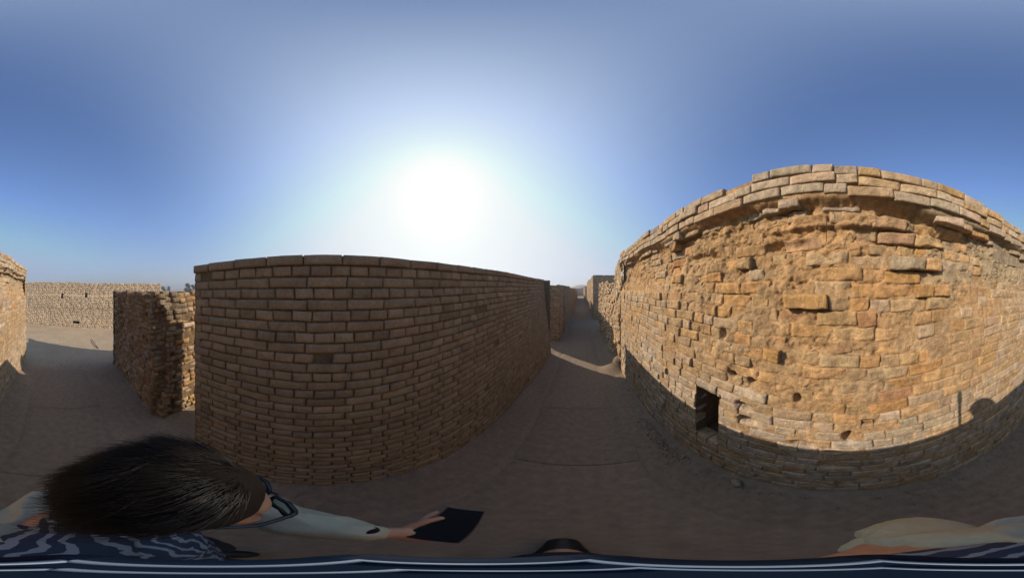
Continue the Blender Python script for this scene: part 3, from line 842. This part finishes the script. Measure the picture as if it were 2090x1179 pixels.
# ------------------------------------------------------------------ trees beyond the ruins
M_LEAF = plain('dusty_leaf', (0.075, 0.10, 0.04), rough=0.8, var=0.4, scale=3)
M_BARK = plain('bark', (0.16, 0.12, 0.08), rough=0.95, bump=0.5)
def tree(px, dist, h, w, label, seed, n=2600):
    r = np.random.default_rng(seed)
    x, y = dirpt(px, dist); root = empty('desert_tree', (x * S, y * S, H + FL * S)); tag(root, label, 'tree', 'desert trees beyond the ruins')
    tr = [tube([(0, 0, -0.1), (0.1, 0, h * .35), (0.05, 0.1, h * .6)], [0.14, 0.10, 0.07], 8)]
    cl = []
    for k in range(11):
        az = r.uniform(0, 6.28); rr = w * 0.5 * r.uniform(0.25, 0.95); cz = h * r.uniform(0.5, 0.92)
        c = np.array([math.cos(az) * rr, math.sin(az) * rr, cz]); cl.append((c, w * r.uniform(0.10, 0.2)))
        tr.append(tube([(0.05, 0.05, h * .45), tuple(c * np.array([.5, .5, .85])), tuple(c)], [0.05, 0.03, 0.012], 5))
    V = np.vstack([v for v, f in tr]); F = []; o_ = 0
    for v, f in tr: F.append(f + o_); o_ += len(v)
    add_obj('trunk', np_mesh('trunk', V, np.vstack(F)), M_BARK, root)
    k = r.integers(0, len(cl), n); C0 = np.array([c for c, q in cl])[k]; R0 = np.array([q for c, q in cl])[k]
    d = r.normal(0, 1, (n, 3)); d /= np.linalg.norm(d, axis=1)[:, None]
    ctr = C0 + d * (R0 * r.uniform(0.3, 1.25, n) ** 0.7)[:, None] * np.array([1, 1, .75])
    t1 = r.normal(0, 1, (n, 3)); t1 /= np.linalg.norm(t1, axis=1)[:, None]; t2 = np.cross(t1, d); t2 /= np.linalg.norm(t2, axis=1)[:, None] + 1e-6
    s = r.uniform(0.04, 0.09, n)[:, None]
    V = np.stack([ctr - t1 * s * 1.6, ctr + t2 * s * .5, ctr + t1 * s * 1.6, ctr - t2 * s * .5], 1).reshape(-1, 3)
    F = np.arange(len(V)).reshape(-1, 4)
    add_obj('crown', np_mesh('crown', V, F, None, False), M_LEAF, root)
tree(392, 42, 3.0, 3.4, 'feathery green tree top showing above the broken block beside the neat wall', 4)
tree(338, 62, 2.6, 3.2, 'smaller distant tree top showing above the middle of the broken block', 9)
for i, (px, d, h) in enumerate(((70, 60, 3.0), (95, 66, 2.9), (118, 72, 2.9))):
    tree(px, d, h, 4.2, ['dark scrub tree just over the court wall, nearest the tall right wall', 'low scrub tree over the court wall, middle of three', 'low scrub tree over the court wall, above the left small hole'][i], 20 + i, 1800)

# ================================================================== PERSON
def remesh(name, pieces, voxel, iters, mat, parent=None, disp=None):
    """closed pieces -> one continuous skin"""
    bm = bmesh.new()
    for V, F in pieces:
        vs = [bm.verts.new(v) for v in V]
        for f in F:
            try: bm.faces.new([vs[i] for i in f if i >= 0])
            except ValueError: pass
    me = bpy.data.meshes.new(name); bm.to_mesh(me); bm.free()
    o = bpy.data.objects.new(name, me); COL.objects.link(o)
    m = o.modifiers.new('r', 'REMESH'); m.mode = 'VOXEL'; m.voxel_size = voxel; m.use_smooth_shade = True
    if iters:
        s = o.modifiers.new('s', 'SMOOTH'); s.iterations = iters; s.factor = 0.5
    dg = bpy.context.evaluated_depsgraph_get(); dg.update()
    ev = o.evaluated_get(dg); m2 = bpy.data.meshes.new_from_object(ev)
    bpy.data.objects.remove(o); bpy.data.meshes.remove(me)
    m2.name = name
    if disp is not None:
        n = len(m2.vertices); co = np.empty(n * 3, np.float32); m2.vertices.foreach_get('co', co); co = co.reshape(-1, 3)
        no = np.empty(n * 3, np.float32); m2.vertex_normals.foreach_get('vector', no); no = no.reshape(-1, 3)
        co = co + no * disp(co)[:, None]; m2.vertices.foreach_set('co', co.astype(np.float32).ravel()); m2.update()
    m2.materials.clear()
    return add_obj(name, m2, mat, parent)

def ell(c, R, axes=None, seg=20, rings=12):
    A = np.eye(3) if axes is None else np.array(axes, float)   # rows: axis vectors
    V, F = [], []
    for i in range(rings + 1):
        th = math.pi * i / rings
        for k in range(seg):
            ph = 2 * math.pi * k / seg
            l = np.array([R[0] * math.sin(th) * math.cos(ph), R[1] * math.sin(th) * math.sin(ph), R[2] * math.cos(th)])
            V.append(np.array(c) + l @ A)
    V = np.array(V)
    # collapse poles
    n = seg
    Vn = [V[0]] + list(V[n:n * rings]) + [V[-1]]
    F = [(0, 1 + k, 1 + (k + 1) % n) for k in range(n)]
    for i in range(rings - 2):
        for k in range(n):
            a0 = 1 + i * n + k; a1 = 1 + i * n + (k + 1) % n
            F.append((a0, a0 + n, a1 + n, a1))
    last = len(Vn) - 1; b0 = 1 + (rings - 2) * n
    F += [(last, b0 + (k + 1) % n, b0 + k) for k in range(n)]
    return Vn, F

def limb(pts, rad, seg=16, flat=None, side=None):
    """chain of tapered segments with round joints; flat = ratio of 2nd axis"""
    out = []
    pts = [np.array(p, float) for p in pts]
    # densify with a smooth curve
    P, R = [], []
    n = len(pts)
    for i in range(n - 1):
        for s in np.linspace(0, 1, 6, endpoint=(i == n - 2)):
            P.append(pts[i] * (1 - s) + pts[i + 1] * s); R.append(rad[i] * (1 - s) + rad[i + 1] * s)
    P = np.array(P); R = np.array(R)
    for _ in range(2):
        Q = P.copy(); Q[1:-1] = (P[:-2] + 2 * P[1:-1] + P[2:]) / 4; P = Q
    V = []
    for i in range(len(P)):
        t = P[min(i + 1, len(P) - 1)] - P[max(i - 1, 0)]; t /= np.linalg.norm(t)
        ref = np.array(side, float) if side is not None else (np.array([0, 0, 1.0]) if abs(t[2]) < 0.8 else np.array([1.0, 0.2, 0]))
        a1 = ref - t * np.dot(ref, t); a1 /= np.linalg.norm(a1); a2 = np.cross(t, a1)
        f = flat or 1.0
        for k in range(seg):
            w = 2 * math.pi * k / seg
            V.append(P[i] + R[i] * (math.cos(w) * a1 + f * math.sin(w) * a2))
    F = []
    for i in range(len(P) - 1):
        for k in range(seg):
            F.append((i * seg + k, i * seg + (k + 1) % seg, (i + 1) * seg + (k + 1) % seg, (i + 1) * seg + k))
    F.append(tuple(reversed(range(seg)))); F.append(tuple((len(P) - 1) * seg + k for k in range(seg)))
    out.append((V, F))
    if flat is None:
        out.append(ell(P[0], (R[0],) * 3, seg=12, rings=8)); out.append(ell(P[-1], (R[-1],) * 3, seg=12, rings=8))
    return out

def unit(v): v = np.array(v, float); return v / np.linalg.norm(v)
O = np.array([0, 0, H])
def W(x, y, z): return np.array([x, y, z + H])

M_SKIN = plain('skin', (0.42, 0.225, 0.14), rough=0.5, spec=0.35, var=0.10, scale=40, bump=0.1)
M_HAIR, nt, b = mat_new('dark_hair')
b.inputs['Base Color'].default_value = (0.0035, 0.0026, 0.0022, 1); b.inputs['Roughness'].default_value = 0.42
b.inputs['Specular IOR Level'].default_value = 0.20
M_PALE = plain('pale_overshirt', (0.36, 0.36, 0.27), rough=0.85, spec=0.1, var=0.06, scale=90, bump=0.15)
M_TROU = plain('dark_trousers', (0.02, 0.022, 0.028), rough=0.9, var=0.2, scale=60, bump=0.2)
M_SHOE = plain('black_shoe', (0.015, 0.015, 0.016), rough=0.5, var=0.2)
M_GLASSF = plain('glasses_frame', (0.006, 0.010, 0.022), rough=0.25, spec=0.35, var=0.05)
M_BLACK = plain('black_glass', (0.006, 0.006, 0.007), rough=0.25, spec=0.08, var=0.02)
M_CASE = plain('phone_case', (0.02, 0.02, 0.022), rough=0.45, var=0.05)
# navy cloth with a pale wavy print
M_NAVY, nt, b = mat_new('navy_print')
N, L_ = nt.nodes, nt.links
tc = N.new('ShaderNodeTexCoord')
wv = N.new('ShaderNodeTexWave'); wv.inputs['Scale'].default_value = 14; wv.inputs['Distortion'].default_value = 7; wv.inputs['Detail'].default_value = 2
wv.inputs['Detail Scale'].default_value = 1.6
L_.new(tc.outputs['Object'], wv.inputs['Vector'])
cr = N.new('ShaderNodeValToRGB'); cr.color_ramp.elements[0].position = 0.66; cr.color_ramp.elements[0].color = (0.012, 0.028, 0.065, 1)
cr.color_ramp.elements[1].position = 0.72; cr.color_ramp.elements[1].color = (0.18, 0.22, 0.28, 1)
L_.new(wv.outputs['Fac'], cr.inputs[0]); L_.new(cr.outputs[0], b.inputs['Base Color']); b.inputs['Roughness'].default_value = 0.85

person = empty('person', (-0.06, -0.10, H + FL * S))
tag(person, 'dark-haired person in glasses and pale overshirt looking down at a phone under the lens', 'person', kind='thing')
def child(o):
    o.parent = person; o.matrix_parent_inverse = Matrix.Translation(-person.location); return o

# head frame
HC = W(-0.140, -0.146, -0.432)
az, pit = math.radians(-40), math.radians(14)
Fw = np.array([math.sin(az) * math.cos(pit), math.cos(az) * math.cos(pit), -math.sin(pit)])
Rt = unit(np.cross(Fw, [0, 0, 1])); Up = np.cross(Rt, Fw)
AX = np.array([Rt, Fw, Up])
def hp(r, f, u): return HC + r * Rt + f * Fw + u * Up
pieces = [ell(hp(0, -0.012, 0.022), (0.076, 0.097, 0.088), AX), ell(hp(0, 0.035, -0.035), (0.060, 0.062, 0.085), AX),
          ell(hp(0, 0.052, -0.092), (0.040, 0.038, 0.030), AX), ell(hp(0, 0.072, 0.018), (0.052, 0.026, 0.022), AX),
          ell(hp(0, 0.102, -0.030), (0.011, 0.014, 0.026), AX), ell(hp(0, 0.112, -0.044), (0.016, 0.015, 0.011), AX),
          ell(hp(0, 0.092, -0.072), (0.022, 0.010, 0.006), AX), ell(hp(0, 0.089, -0.081), (0.019, 0.010, 0.006), AX),
          ell(hp(0.036, 0.068, -0.035), (0.022, 0.024, 0.020), AX), ell(hp(-0.036, 0.068, -0.035), (0.022, 0.024, 0.020), AX)]
for s in (-1, 1):
    pieces.append(ell(hp(s * 0.080, -0.008, -0.022), (0.009, 0.019, 0.031), AX))
    pieces.append(ell(hp(s * 0.083, -0.018, -0.012), (0.010, 0.010, 0.024), AX))
G = unit((-0.82, 0.57, 0)); SD = unit((0.57, 0.82, 0))      # body forward, body right
def bp_(r, f, z, c=(-0.05, -0.20)): return np.array([c[0] + r * SD[0] + f * G[0], c[1] + r * SD[1] + f * G[1], z + H])
neck = bp_(0, -0.01, -0.60)
pieces += limb([hp(0, -0.02, -0.05), (hp(0, -0.03, -0.10) + neck) / 2, neck, bp_(0, -0.01, -0.68)], [0.055, 0.052, 0.060, 0.07])
torso_pts = [bp_(0, 0.02, -1.07), bp_(0, 0.02, -0.98), bp_(0, 0.015, -0.88), bp_(0, 0.0, -0.76), bp_(0, -0.01, -0.67), bp_(0, -0.01, -0.62)]
torso_r = [0.145, 0.145, 0.130, 0.150, 0.135, 0.065]
def torso(scale=1.0, shift=0.0, top=6):
    return limb([p + G * shift for p in torso_pts[:top]], [r * scale for r in torso_r[:top]], seg=24, flat=0.66, side=SD)
pieces += torso(0.95)
SR, SL = bp_(0.165, 0, -0.675), bp_(-0.165, 0, -0.665)
ER, WR, HR = W(0.200, -0.095, -0.86), W(0.040, 0.0, -0.685), W(0.022, 0.002, -0.645)
EL, WL = W(-0.335, -0.155, -0.85), W(-0.188, 0.066, -0.798)
pieces += limb([bp_(0.10, 0, -0.66), SR, ER], [0.055, 0.050, 0.040])
pieces += limb([ER, (ER + WR) / 2, WR], [0.040, 0.038, 0.026])
pieces += limb([bp_(-0.10, 0, -0.66), SL, EL], [0.055, 0.050, 0.040])
pieces += limb([EL, (EL + WL) / 2, WL], [0.040, 0.036, 0.026])
# legs: mid-stride
HIPR, KNR, ANR = bp_(0.085, 0.02, -1.08), W(-0.01, 0.06, -1.46), W(-0.02, 0.20, -1.82)
HIPL, KNL, ANL = bp_(-0.085, 0.02, -1.08), W(-0.17, -0.16, -1.46), W(-0.16, -0.28, -1.81)
pieces += limb([HIPR, KNR, ANR], [0.080, 0.052, 0.036]) + limb([HIPL, KNL, ANL], [0.080, 0.052, 0.036])
TOR, TOL = ANR + np.array([-0.02, 0.15, -0.045]), ANL + np.array([-0.05, 0.14, -0.055])
pieces += limb([ANR, TOR], [0.036, 0.028]) + limb([ANL, TOL], [0.036, 0.028])
# right fist closed round the upright stick
pieces.append(ell(HR + np.array([0.004, 0, -0.004]), (0.019, 0.024, 0.042)))
pieces += limb([WR, HR + np.array([0.006, 0, -0.01])], [0.026, 0.024])
for i, dz in enumerate((0.030, 0.010, -0.010, -0.029)):
    c = [(0.022, -0.020), (0.004, -0.023), (-0.014, -0.014), (-0.017, 0.004), (-0.006, 0.015)]
    k = (0.95, 1.0, 0.97, 0.88)[i]
    pieces += limb([HR * [0, 0, 1] + np.array([x * k, y * k, dz]) for x, y in c], [0.0092, 0.0088, 0.0082, 0.0076, 0.0068], seg=10)
pieces += limb([HR * [0, 0, 1] + np.array(p) for p in ((0.026, 0.012, 0.000), (0.014, 0.024, 0.022), (-0.004, 0.020, 0.036))], [0.012, 0.010, 0.008], seg=10)
# phone frame, left hand under and round it
PC = W(-0.165, 0.166, -0.790); PL = unit((-0.40, 0.90, 0.10)); PS = unit(np.cross(PL, [0.10, 0.0, 1])); PN = np.cross(PS, PL)
def pp(s, l, n): return PC + s * PS + l * PL + n * PN
palm = pp(-0.018, -0.045, -0.022)
pieces.append(ell(palm, (0.040, 0.046, 0.014), np.array([PS, PL, PN])))
pieces += limb([WL, (WL + palm) / 2 + np.array([0, 0, 0]), palm], [0.026, 0.026, 0.020])
for i, (l0, ln) in enumerate(((0.002, 1.0), (-0.018, 1.0), (-0.038, 0.85))):
    pieces += limb([pp(-0.020, l0 - 0.025, -0.020), pp(0.006, l0 - 0.008, -0.019), pp(0.022, l0 + 0.004, -0.0145), pp(0.022 + 0.008 * ln, l0 + 0.010, -0.0125)],
                   [0.0098, 0.0090, 0.0082, 0.0068], seg=10)
pieces += limb([pp(-0.034, -0.025, -0.018), pp(-0.047, 0.004, -0.010), pp(-0.0475, 0.026, -0.002), pp(-0.045, 0.044, 0.004)], [0.0100, 0.0092, 0.0084, 0.0068], seg=10)
pieces += limb([pp(-0.040, -0.060, -0.018), pp(-0.046, -0.030, -0.004), pp(-0.040, -0.004, 0.012), pp(-0.026, 0.020, 0.0155)], [0.0135, 0.0115, 0.0100, 0.0082], seg=10)
body = child(remesh('body', pieces, 0.0042, 3, M_SKIN))
# eyes
for s in (-1, 1):
    V, F = ell(hp(s * 0.031, 0.082, -0.004), (0.012,) * 3)
    bm = bmesh.new(); vs = [bm.verts.new(v) for v in V]; [bm.faces.new([vs[i] for i in f]) for f in F]
    me = bpy.data.meshes.new('eye'); bm.to_mesh(me); bm.free()
    child(add_obj('eye', me, plain('eye_white', (0.7, 0.68, 0.65), rough=0.2, var=0.02)))
# clothing
wr_ = lambda amp, fr: (lambda co: amp * fbm(co * np.array([1, 1, 0.6]), fr, 3, 7) + amp * 0.8 * np.abs(fbm(co * np.array([1.6, 1.6, 0.7]), fr * 0.7, 2, 9)))
sh = torso(1.06, 0.012)
sh += limb([bp_(0.07, 0, -0.635), bp_(0.14, 0.01, -0.655), SR + G * 0.012], [0.052, 0.060, 0.058]) + limb([bp_(-0.07, 0, -0.635), SL], [0.052, 0.058])
sh += limb([bp_(0, 0.005, -0.63), bp_(0, 0.0, -0.60)], [0.080, 0.068])
child(remesh('printed_shirt', sh, 0.006, 2, M_NAVY, disp=wr_(0.006, 9)))
ov = torso(1.22, -0.045, 5)
ov += limb([bp_(0.12, -0.035, -0.67), SR + np.array([0.035, -0.02, -0.03]), ER + np.array([0.01, -0.01, 0.005]), ER * 0.62 + WR * 0.38 + np.array([0.0, 0, -0.01])], [0.068, 0.066, 0.066, 0.056])
ov += limb([bp_(-0.12, -0.035, -0.66), SL - G * 0.01, EL, EL * 0.10 + WL * 0.90], [0.072, 0.074, 0.066, 0.046])
ov += limb([bp_(0, -0.045, -1.15), bp_(0, -0.04, -0.90)], [0.175, 0.165], seg=24, flat=0.62, side=SD)
child(remesh('overshirt', ov, 0.0055, 2, M_PALE, disp=lambda co: 0.014 * fbm(co, 7, 3, 7) + 0.050 * (0.18 - np.abs(fbm(co * np.array([1.6, 1.0, 0.7]) + 0.12 * fbm(co, 5, 2, 3)[:, None], 7, 2, 9, 0.4)))))
tr_ = limb([bp_(0, 0.015, -0.98), bp_(0, 0.015, -1.10)], [0.150, 0.150], seg=24, flat=0.72, side=SD)
tr_ += limb([HIPR, KNR, ANR + np.array([0, 0, -0.01])], [0.098, 0.072, 0.062]) + limb([HIPL, KNL, ANL + np.array([0, 0, -0.01])], [0.098, 0.072, 0.062])
child(remesh('trousers', tr_, 0.007, 2, M_TROU, disp=wr_(0.006, 9)))
for A_, T_ in ((ANR, TOR), (ANL, TOL)):
    sp = limb([A_ + np.array([0, -0.03, -0.035]), (A_ + T_) / 2 + np.array([0, 0, -0.012]), T_ + np.array([0, 0.02, -0.005])], [0.044, 0.044, 0.038])
    zf = H + FL * S + 0.006
    sp = [([np.array([v[0], v[1], max(v[2], zf)]) for v in V], F) for V, F in sp]
    child(remesh('shoe', sp, 0.005, 1, M_SHOE))
# hair: a shell and strands
def hair_dirs(n, r):
    d = r.normal(0, 1, (n * 3, 3)); d /= np.linalg.norm(d, axis=1)[:, None]     # (right, forward, up)
    ok = (d[:, 2] > -0.15 + 0.95 * np.clip(d[:, 1] - 0.10, 0, 1) ) | ((d[:, 1] < -0.15) & (d[:, 2] > -0.62))
    d = d[ok]; d = d[~((d[:, 1] > 0.22) & (d[:, 2] < 0.30 + 0.9 * (d[:, 1] - 0.22)))]
    return d[:n]
r = np.random.default_rng(3)
hs = [ell(hp(0, -0.036, 0.042), (0.104, 0.108, 0.104), AX), ell(hp(0.01, -0.070, -0.020), (0.096, 0.088, 0.098), AX),
      ell(hp(0, 0.010, 0.080), (0.066, 0.056, 0.040), AX)]
M_HAIRB = plain('under_hair', (0.006, 0.0045, 0.0035), rough=0.85, spec=0.05, scale=60, bump=0.6)
child(remesh('hair_mass', hs, 0.005, 2, M_HAIRB, disp=wr_(0.014, 11)))
D = hair_dirs(17000, r); n = len(D)
root = np.array([0, -0.028, 0.030]) + D * np.array([0.096, 0.112, 0.100])
lock = fbm(D, 3.5, 2, 5)[:, None]                       # locks share a direction
lock2 = fbm(D, 3.5, 2, 15)[:, None]
out = D / np.linalg.norm(D, axis=1)[:, None]
flow = np.array([0.0, -0.75, -0.15]) + 0.55 * np.array([1, 0, 0]) * np.sign(D[:, :1]) * np.abs(D[:, :1]) + np.array([0, 0, -0.55]) * (1 - D[:, 2:3])
flow = flow + lock * np.array([1.3, 0, 0.3]) + lock2 * np.array([0, 0.6, 0.8]) + r.normal(0, 0.10, (n, 3))
flow = flow - out * (flow * out).sum(1)[:, None]; flow /= np.linalg.norm(flow, axis=1)[:, None] + 1e-9
Ls = r.uniform(0.05, 0.11, n)[:, None] * (1 + 0.35 * lock)
lift = r.uniform(0.04, 0.30, n)[:, None] * (1 - 0.5 * np.clip(D[:, 1:2], 0, 1)) + 0.15 * lock2
nseg = 6; rows = []
for k in range(nseg + 1):
    s = k / nseg
    p = root + flow * Ls * s + out * Ls * (lift * s * (1.25 - 0.75 * s)) + np.array([0, 0, -0.25]) * Ls * s * s
    p = p + 0.0025 * np.sin(s * 7 + lock * 30) * np.array([1, 0.3, 0.5])
    rows.append(p)
Pk = np.stack(rows, 1)                                    # n, nseg+1, 3 in head frame
Pw = HC + Pk @ AX
tn = np.gradient(Pw, axis=1); tn /= np.linalg.norm(tn, axis=2)[..., None] + 1e-9
sdv = np.cross(tn, (out @ AX)[:, None, :]); sdv /= np.linalg.norm(sdv, axis=2)[..., None] + 1e-9
upv = np.cross(sdv, tn)
wd = 0.0009 * (1 - 0.8 * np.linspace(0, 1, nseg + 1))[None, :, None]
ring = np.stack([Pw + sdv * wd, Pw + upv * wd * 0.7, Pw - sdv * wd], 2)   # n, k, 3, 3
V = ring.reshape(-1, 3); F = []
base = np.arange(n)[:, None] * (nseg + 1) * 3
for k in range(nseg):
    for j in range(3):
        a0 = k * 3 + j; a1 = k * 3 + (j + 1) % 3
        F.append(np.concatenate([base + a0, base + a1, base + a1 + 3, base + a0 + 3], 1))
child(add_obj('hair', np_mesh('hair', V, np.vstack(F)), M_HAIR))
# glasses
gl_ = empty('glasses_pivot') if False else None
gf = []
for s in (-1, 1):
    pts = []
    for k in range(25):
        w = 2 * math.pi * k / 24; cx, cz = math.cos(w), math.sin(w)
        q = (abs(cx) ** 4 + abs(cz) ** 4) ** 0.25
        pts.append(hp(s * 0.034 + 0.026 * cx / q, 0.112 - 0.006 * abs(cx), 0.0 + 0.018 * cz / q))
    gf.append(tube(pts, 0.0042, 6))
    gf.append(tube([hp(s * 0.061, 0.107, 0.010), hp(s * 0.079, 0.06, 0.008), hp(s * 0.082, -0.01, 0.004), hp(s * 0.080, -0.035, -0.02)], 0.0040, 6))
gf.append(tube([hp(-0.008, 0.112, 0.006), hp(0, 0.116, 0.009), hp(0.008, 0.112, 0.006)], 0.0026, 6))
o_ = 0; Vs, Fs = [], []
for v, f in gf: Vs.append(v); Fs.append(f + o_); o_ += len(v)
gobj = child(add_obj('glasses', np_mesh('glasses', np.vstack(Vs), np.vstack(Fs)), M_GLASSF))
M_LENS, nt, b = mat_new('clear_lens')
b.inputs['Base Color'].default_value = (0.55, 0.75, 0.78, 1); b.inputs['Roughness'].default_value = 0.03
b.inputs['Transmission Weight'].default_value = 0.85; b.inputs['IOR'].default_value = 1.2
for s in (-1, 1):
    V = [hp(s * 0.034 + 0.025 * math.cos(w) / (abs(math.cos(w)) ** 4 + abs(math.sin(w)) ** 4) ** .25, dd, 0.017 * math.sin(w) / (abs(math.cos(w)) ** 4 + abs(math.sin(w)) ** 4) ** .25)
         for dd in (0.1095, 0.1115) for w in np.linspace(0, 2 * math.pi, 24, endpoint=False)]
    me = bpy.data.meshes.new('lens')
    me.from_pydata([tuple(v) for v in V], [], [tuple(range(24)), tuple(reversed(range(24, 48)))] + [(i, i + 24, (i + 1) % 24 + 24, (i + 1) % 24) for i in range(24)])
    add_obj('lens', me, M_LENS, gobj)
# wristwatch
wd_ = unit(WL - EL); a1 = unit(np.cross(wd_, [0, 0, 1])); a2 = np.cross(a1, wd_)
wc = WL - wd_ * 0.008
wt = child(tube_obj('wristwatch', [wc + 0.031 * (math.cos(w) * a1 + math.sin(w) * a2) for w in np.linspace(0, 2 * math.pi, 25)], 0.0065, M_CASE, seg=8))
V, F = ell(wc + a2 * 0.036, (0.019, 0.019, 0.006), np.array([a1, wd_, a2]))
me = bpy.data.meshes.new('watch_face'); me.from_pydata([tuple(v) for v in V], [], F); add_obj('watch_face', me, M_BLACK, wt)

# ------------------------------------------------------------------ phone
def rbox(sx, sy, sz, bev, axes, c, name, mat, parent=None, seg=3):
    bm = bmesh.new(); bmesh.ops.create_cube(bm, size=1)
    for v in bm.verts: v.co = Vector((v.co.x * sx, v.co.y * sy, v.co.z * sz))
    bmesh.ops.bevel(bm, geom=bm.edges[:], offset=bev, segments=seg, affect='EDGES', profile=0.5)
    M = Matrix((Vector(axes[0]), Vector(axes[1]), Vector(axes[2]))).transposed()
    for v in bm.verts: v.co = M @ v.co + Vector(c)
    me = bpy.data.meshes.new(name); bm.to_mesh(me); bm.free()
    return add_obj(name, me, mat, parent)
ph = empty('phone', tuple(PC)); tag(ph, 'black smartphone held flat in the left hand of the person', 'phone', kind='thing')
def pchild(o): o.parent = ph; o.matrix_parent_inverse = Matrix.Translation(-ph.location); return o
ax = (PS, PL, PN)
pchild(rbox(0.072, 0.150, 0.0085, 0.0035, ax, PC, 'case', M_CASE))
pchild(rbox(0.067, 0.144, 0.0012, 0.0005, ax, pp(0, 0, 0.0045), 'screen', M_BLACK, seg=1))

# ------------------------------------------------------------------ camera on its stick, below the viewpoint
M_CAMB = plain('camera_body', (0.003, 0.008, 0.018), rough=0.6, spec=0.08, var=0.1)
M_TRIM = plain('camera_trim', (0.13, 0.17, 0.22), rough=0.4, var=0.05)
st = empty('camera_stick', (0, 0, H - 0.70)); tag(st, 'slim navy camera on an upright selfie stick gripped in the right hand', 'selfie stick', kind='thing')
def schild(o): o.parent = st; o.matrix_parent_inverse = Matrix.Translation(-st.location); return o
E3 = ((0.8, 0.6, 0), (-0.6, 0.8, 0), (0, 0, 1))
cb = schild(rbox(0.030, 0.034, 0.105, 0.006, E3, (0, 0, H - 0.2025), 'camera_body', M_CAMB))
tr1 = tube([(0.8 * x - 0.6 * y, 0.6 * x + 0.8 * y, H - 0.1497) for x, y in ((-.009, -.011), (.009, -.011), (.009, .011), (-.009, .011), (-.009, -.011))], 0.0012, 6)
add_obj('trim_ring', np_mesh('trim_ring', *tr1), M_TRIM, cb)
tr2 = tube([(0.8 * x - 0.6 * y + 0.001, 0.6 * x + 0.8 * y, H - 0.1497) for x, y in ((-.005, -.0055), (.0045, -.006), (.006, .005), (-.0035, .0065), (-.005, -.0055))], 0.0009, 6)
add_obj('trim_ring', np_mesh('trim_ring', *tr2), M_TRIM, cb)
schild(tube_obj('pole', [(0, 0, H - 0.255), (0, 0, H - 0.58)], 0.012, M_CASE, seg=12))
schild(tube_obj('grip', [(0, 0, H - 0.57), (0, 0, H - 0.575), (0, 0, H - 0.70), (0, 0, H - 0.705)], [0.012, 0.0125, 0.0125, 0.006], M_CASE, seg=14))

# ================================================================== DUSTY AIR
def haze():
    bm = bmesh.new(); bmesh.ops.create_cube(bm, size=1)
    for v in bm.verts: v.co = Vector((v.co.x * 420, v.co.y * 420, -2.0 if v.co.z < 0 else 20.0))
    me = bpy.data.meshes.new('haze'); bm.to_mesh(me); bm.free()
    m = bpy.data.materials.new('dusty_air'); m.use_nodes = True
    nt = m.node_tree; nt.nodes.clear()
    out = nt.nodes.new('ShaderNodeOutputMaterial'); v = nt.nodes.new('ShaderNodeVolumePrincipled')
    v.inputs['Color'].default_value = (0.86, 0.90, 1.0, 1); v.inputs['Density'].default_value = 0.0028
    v.inputs['Anisotropy'].default_value = 0.3
    nt.links.new(v.outputs[0], out.inputs['Volume'])
    tag(add_obj('haze', me, m), kind='stuff')
haze()
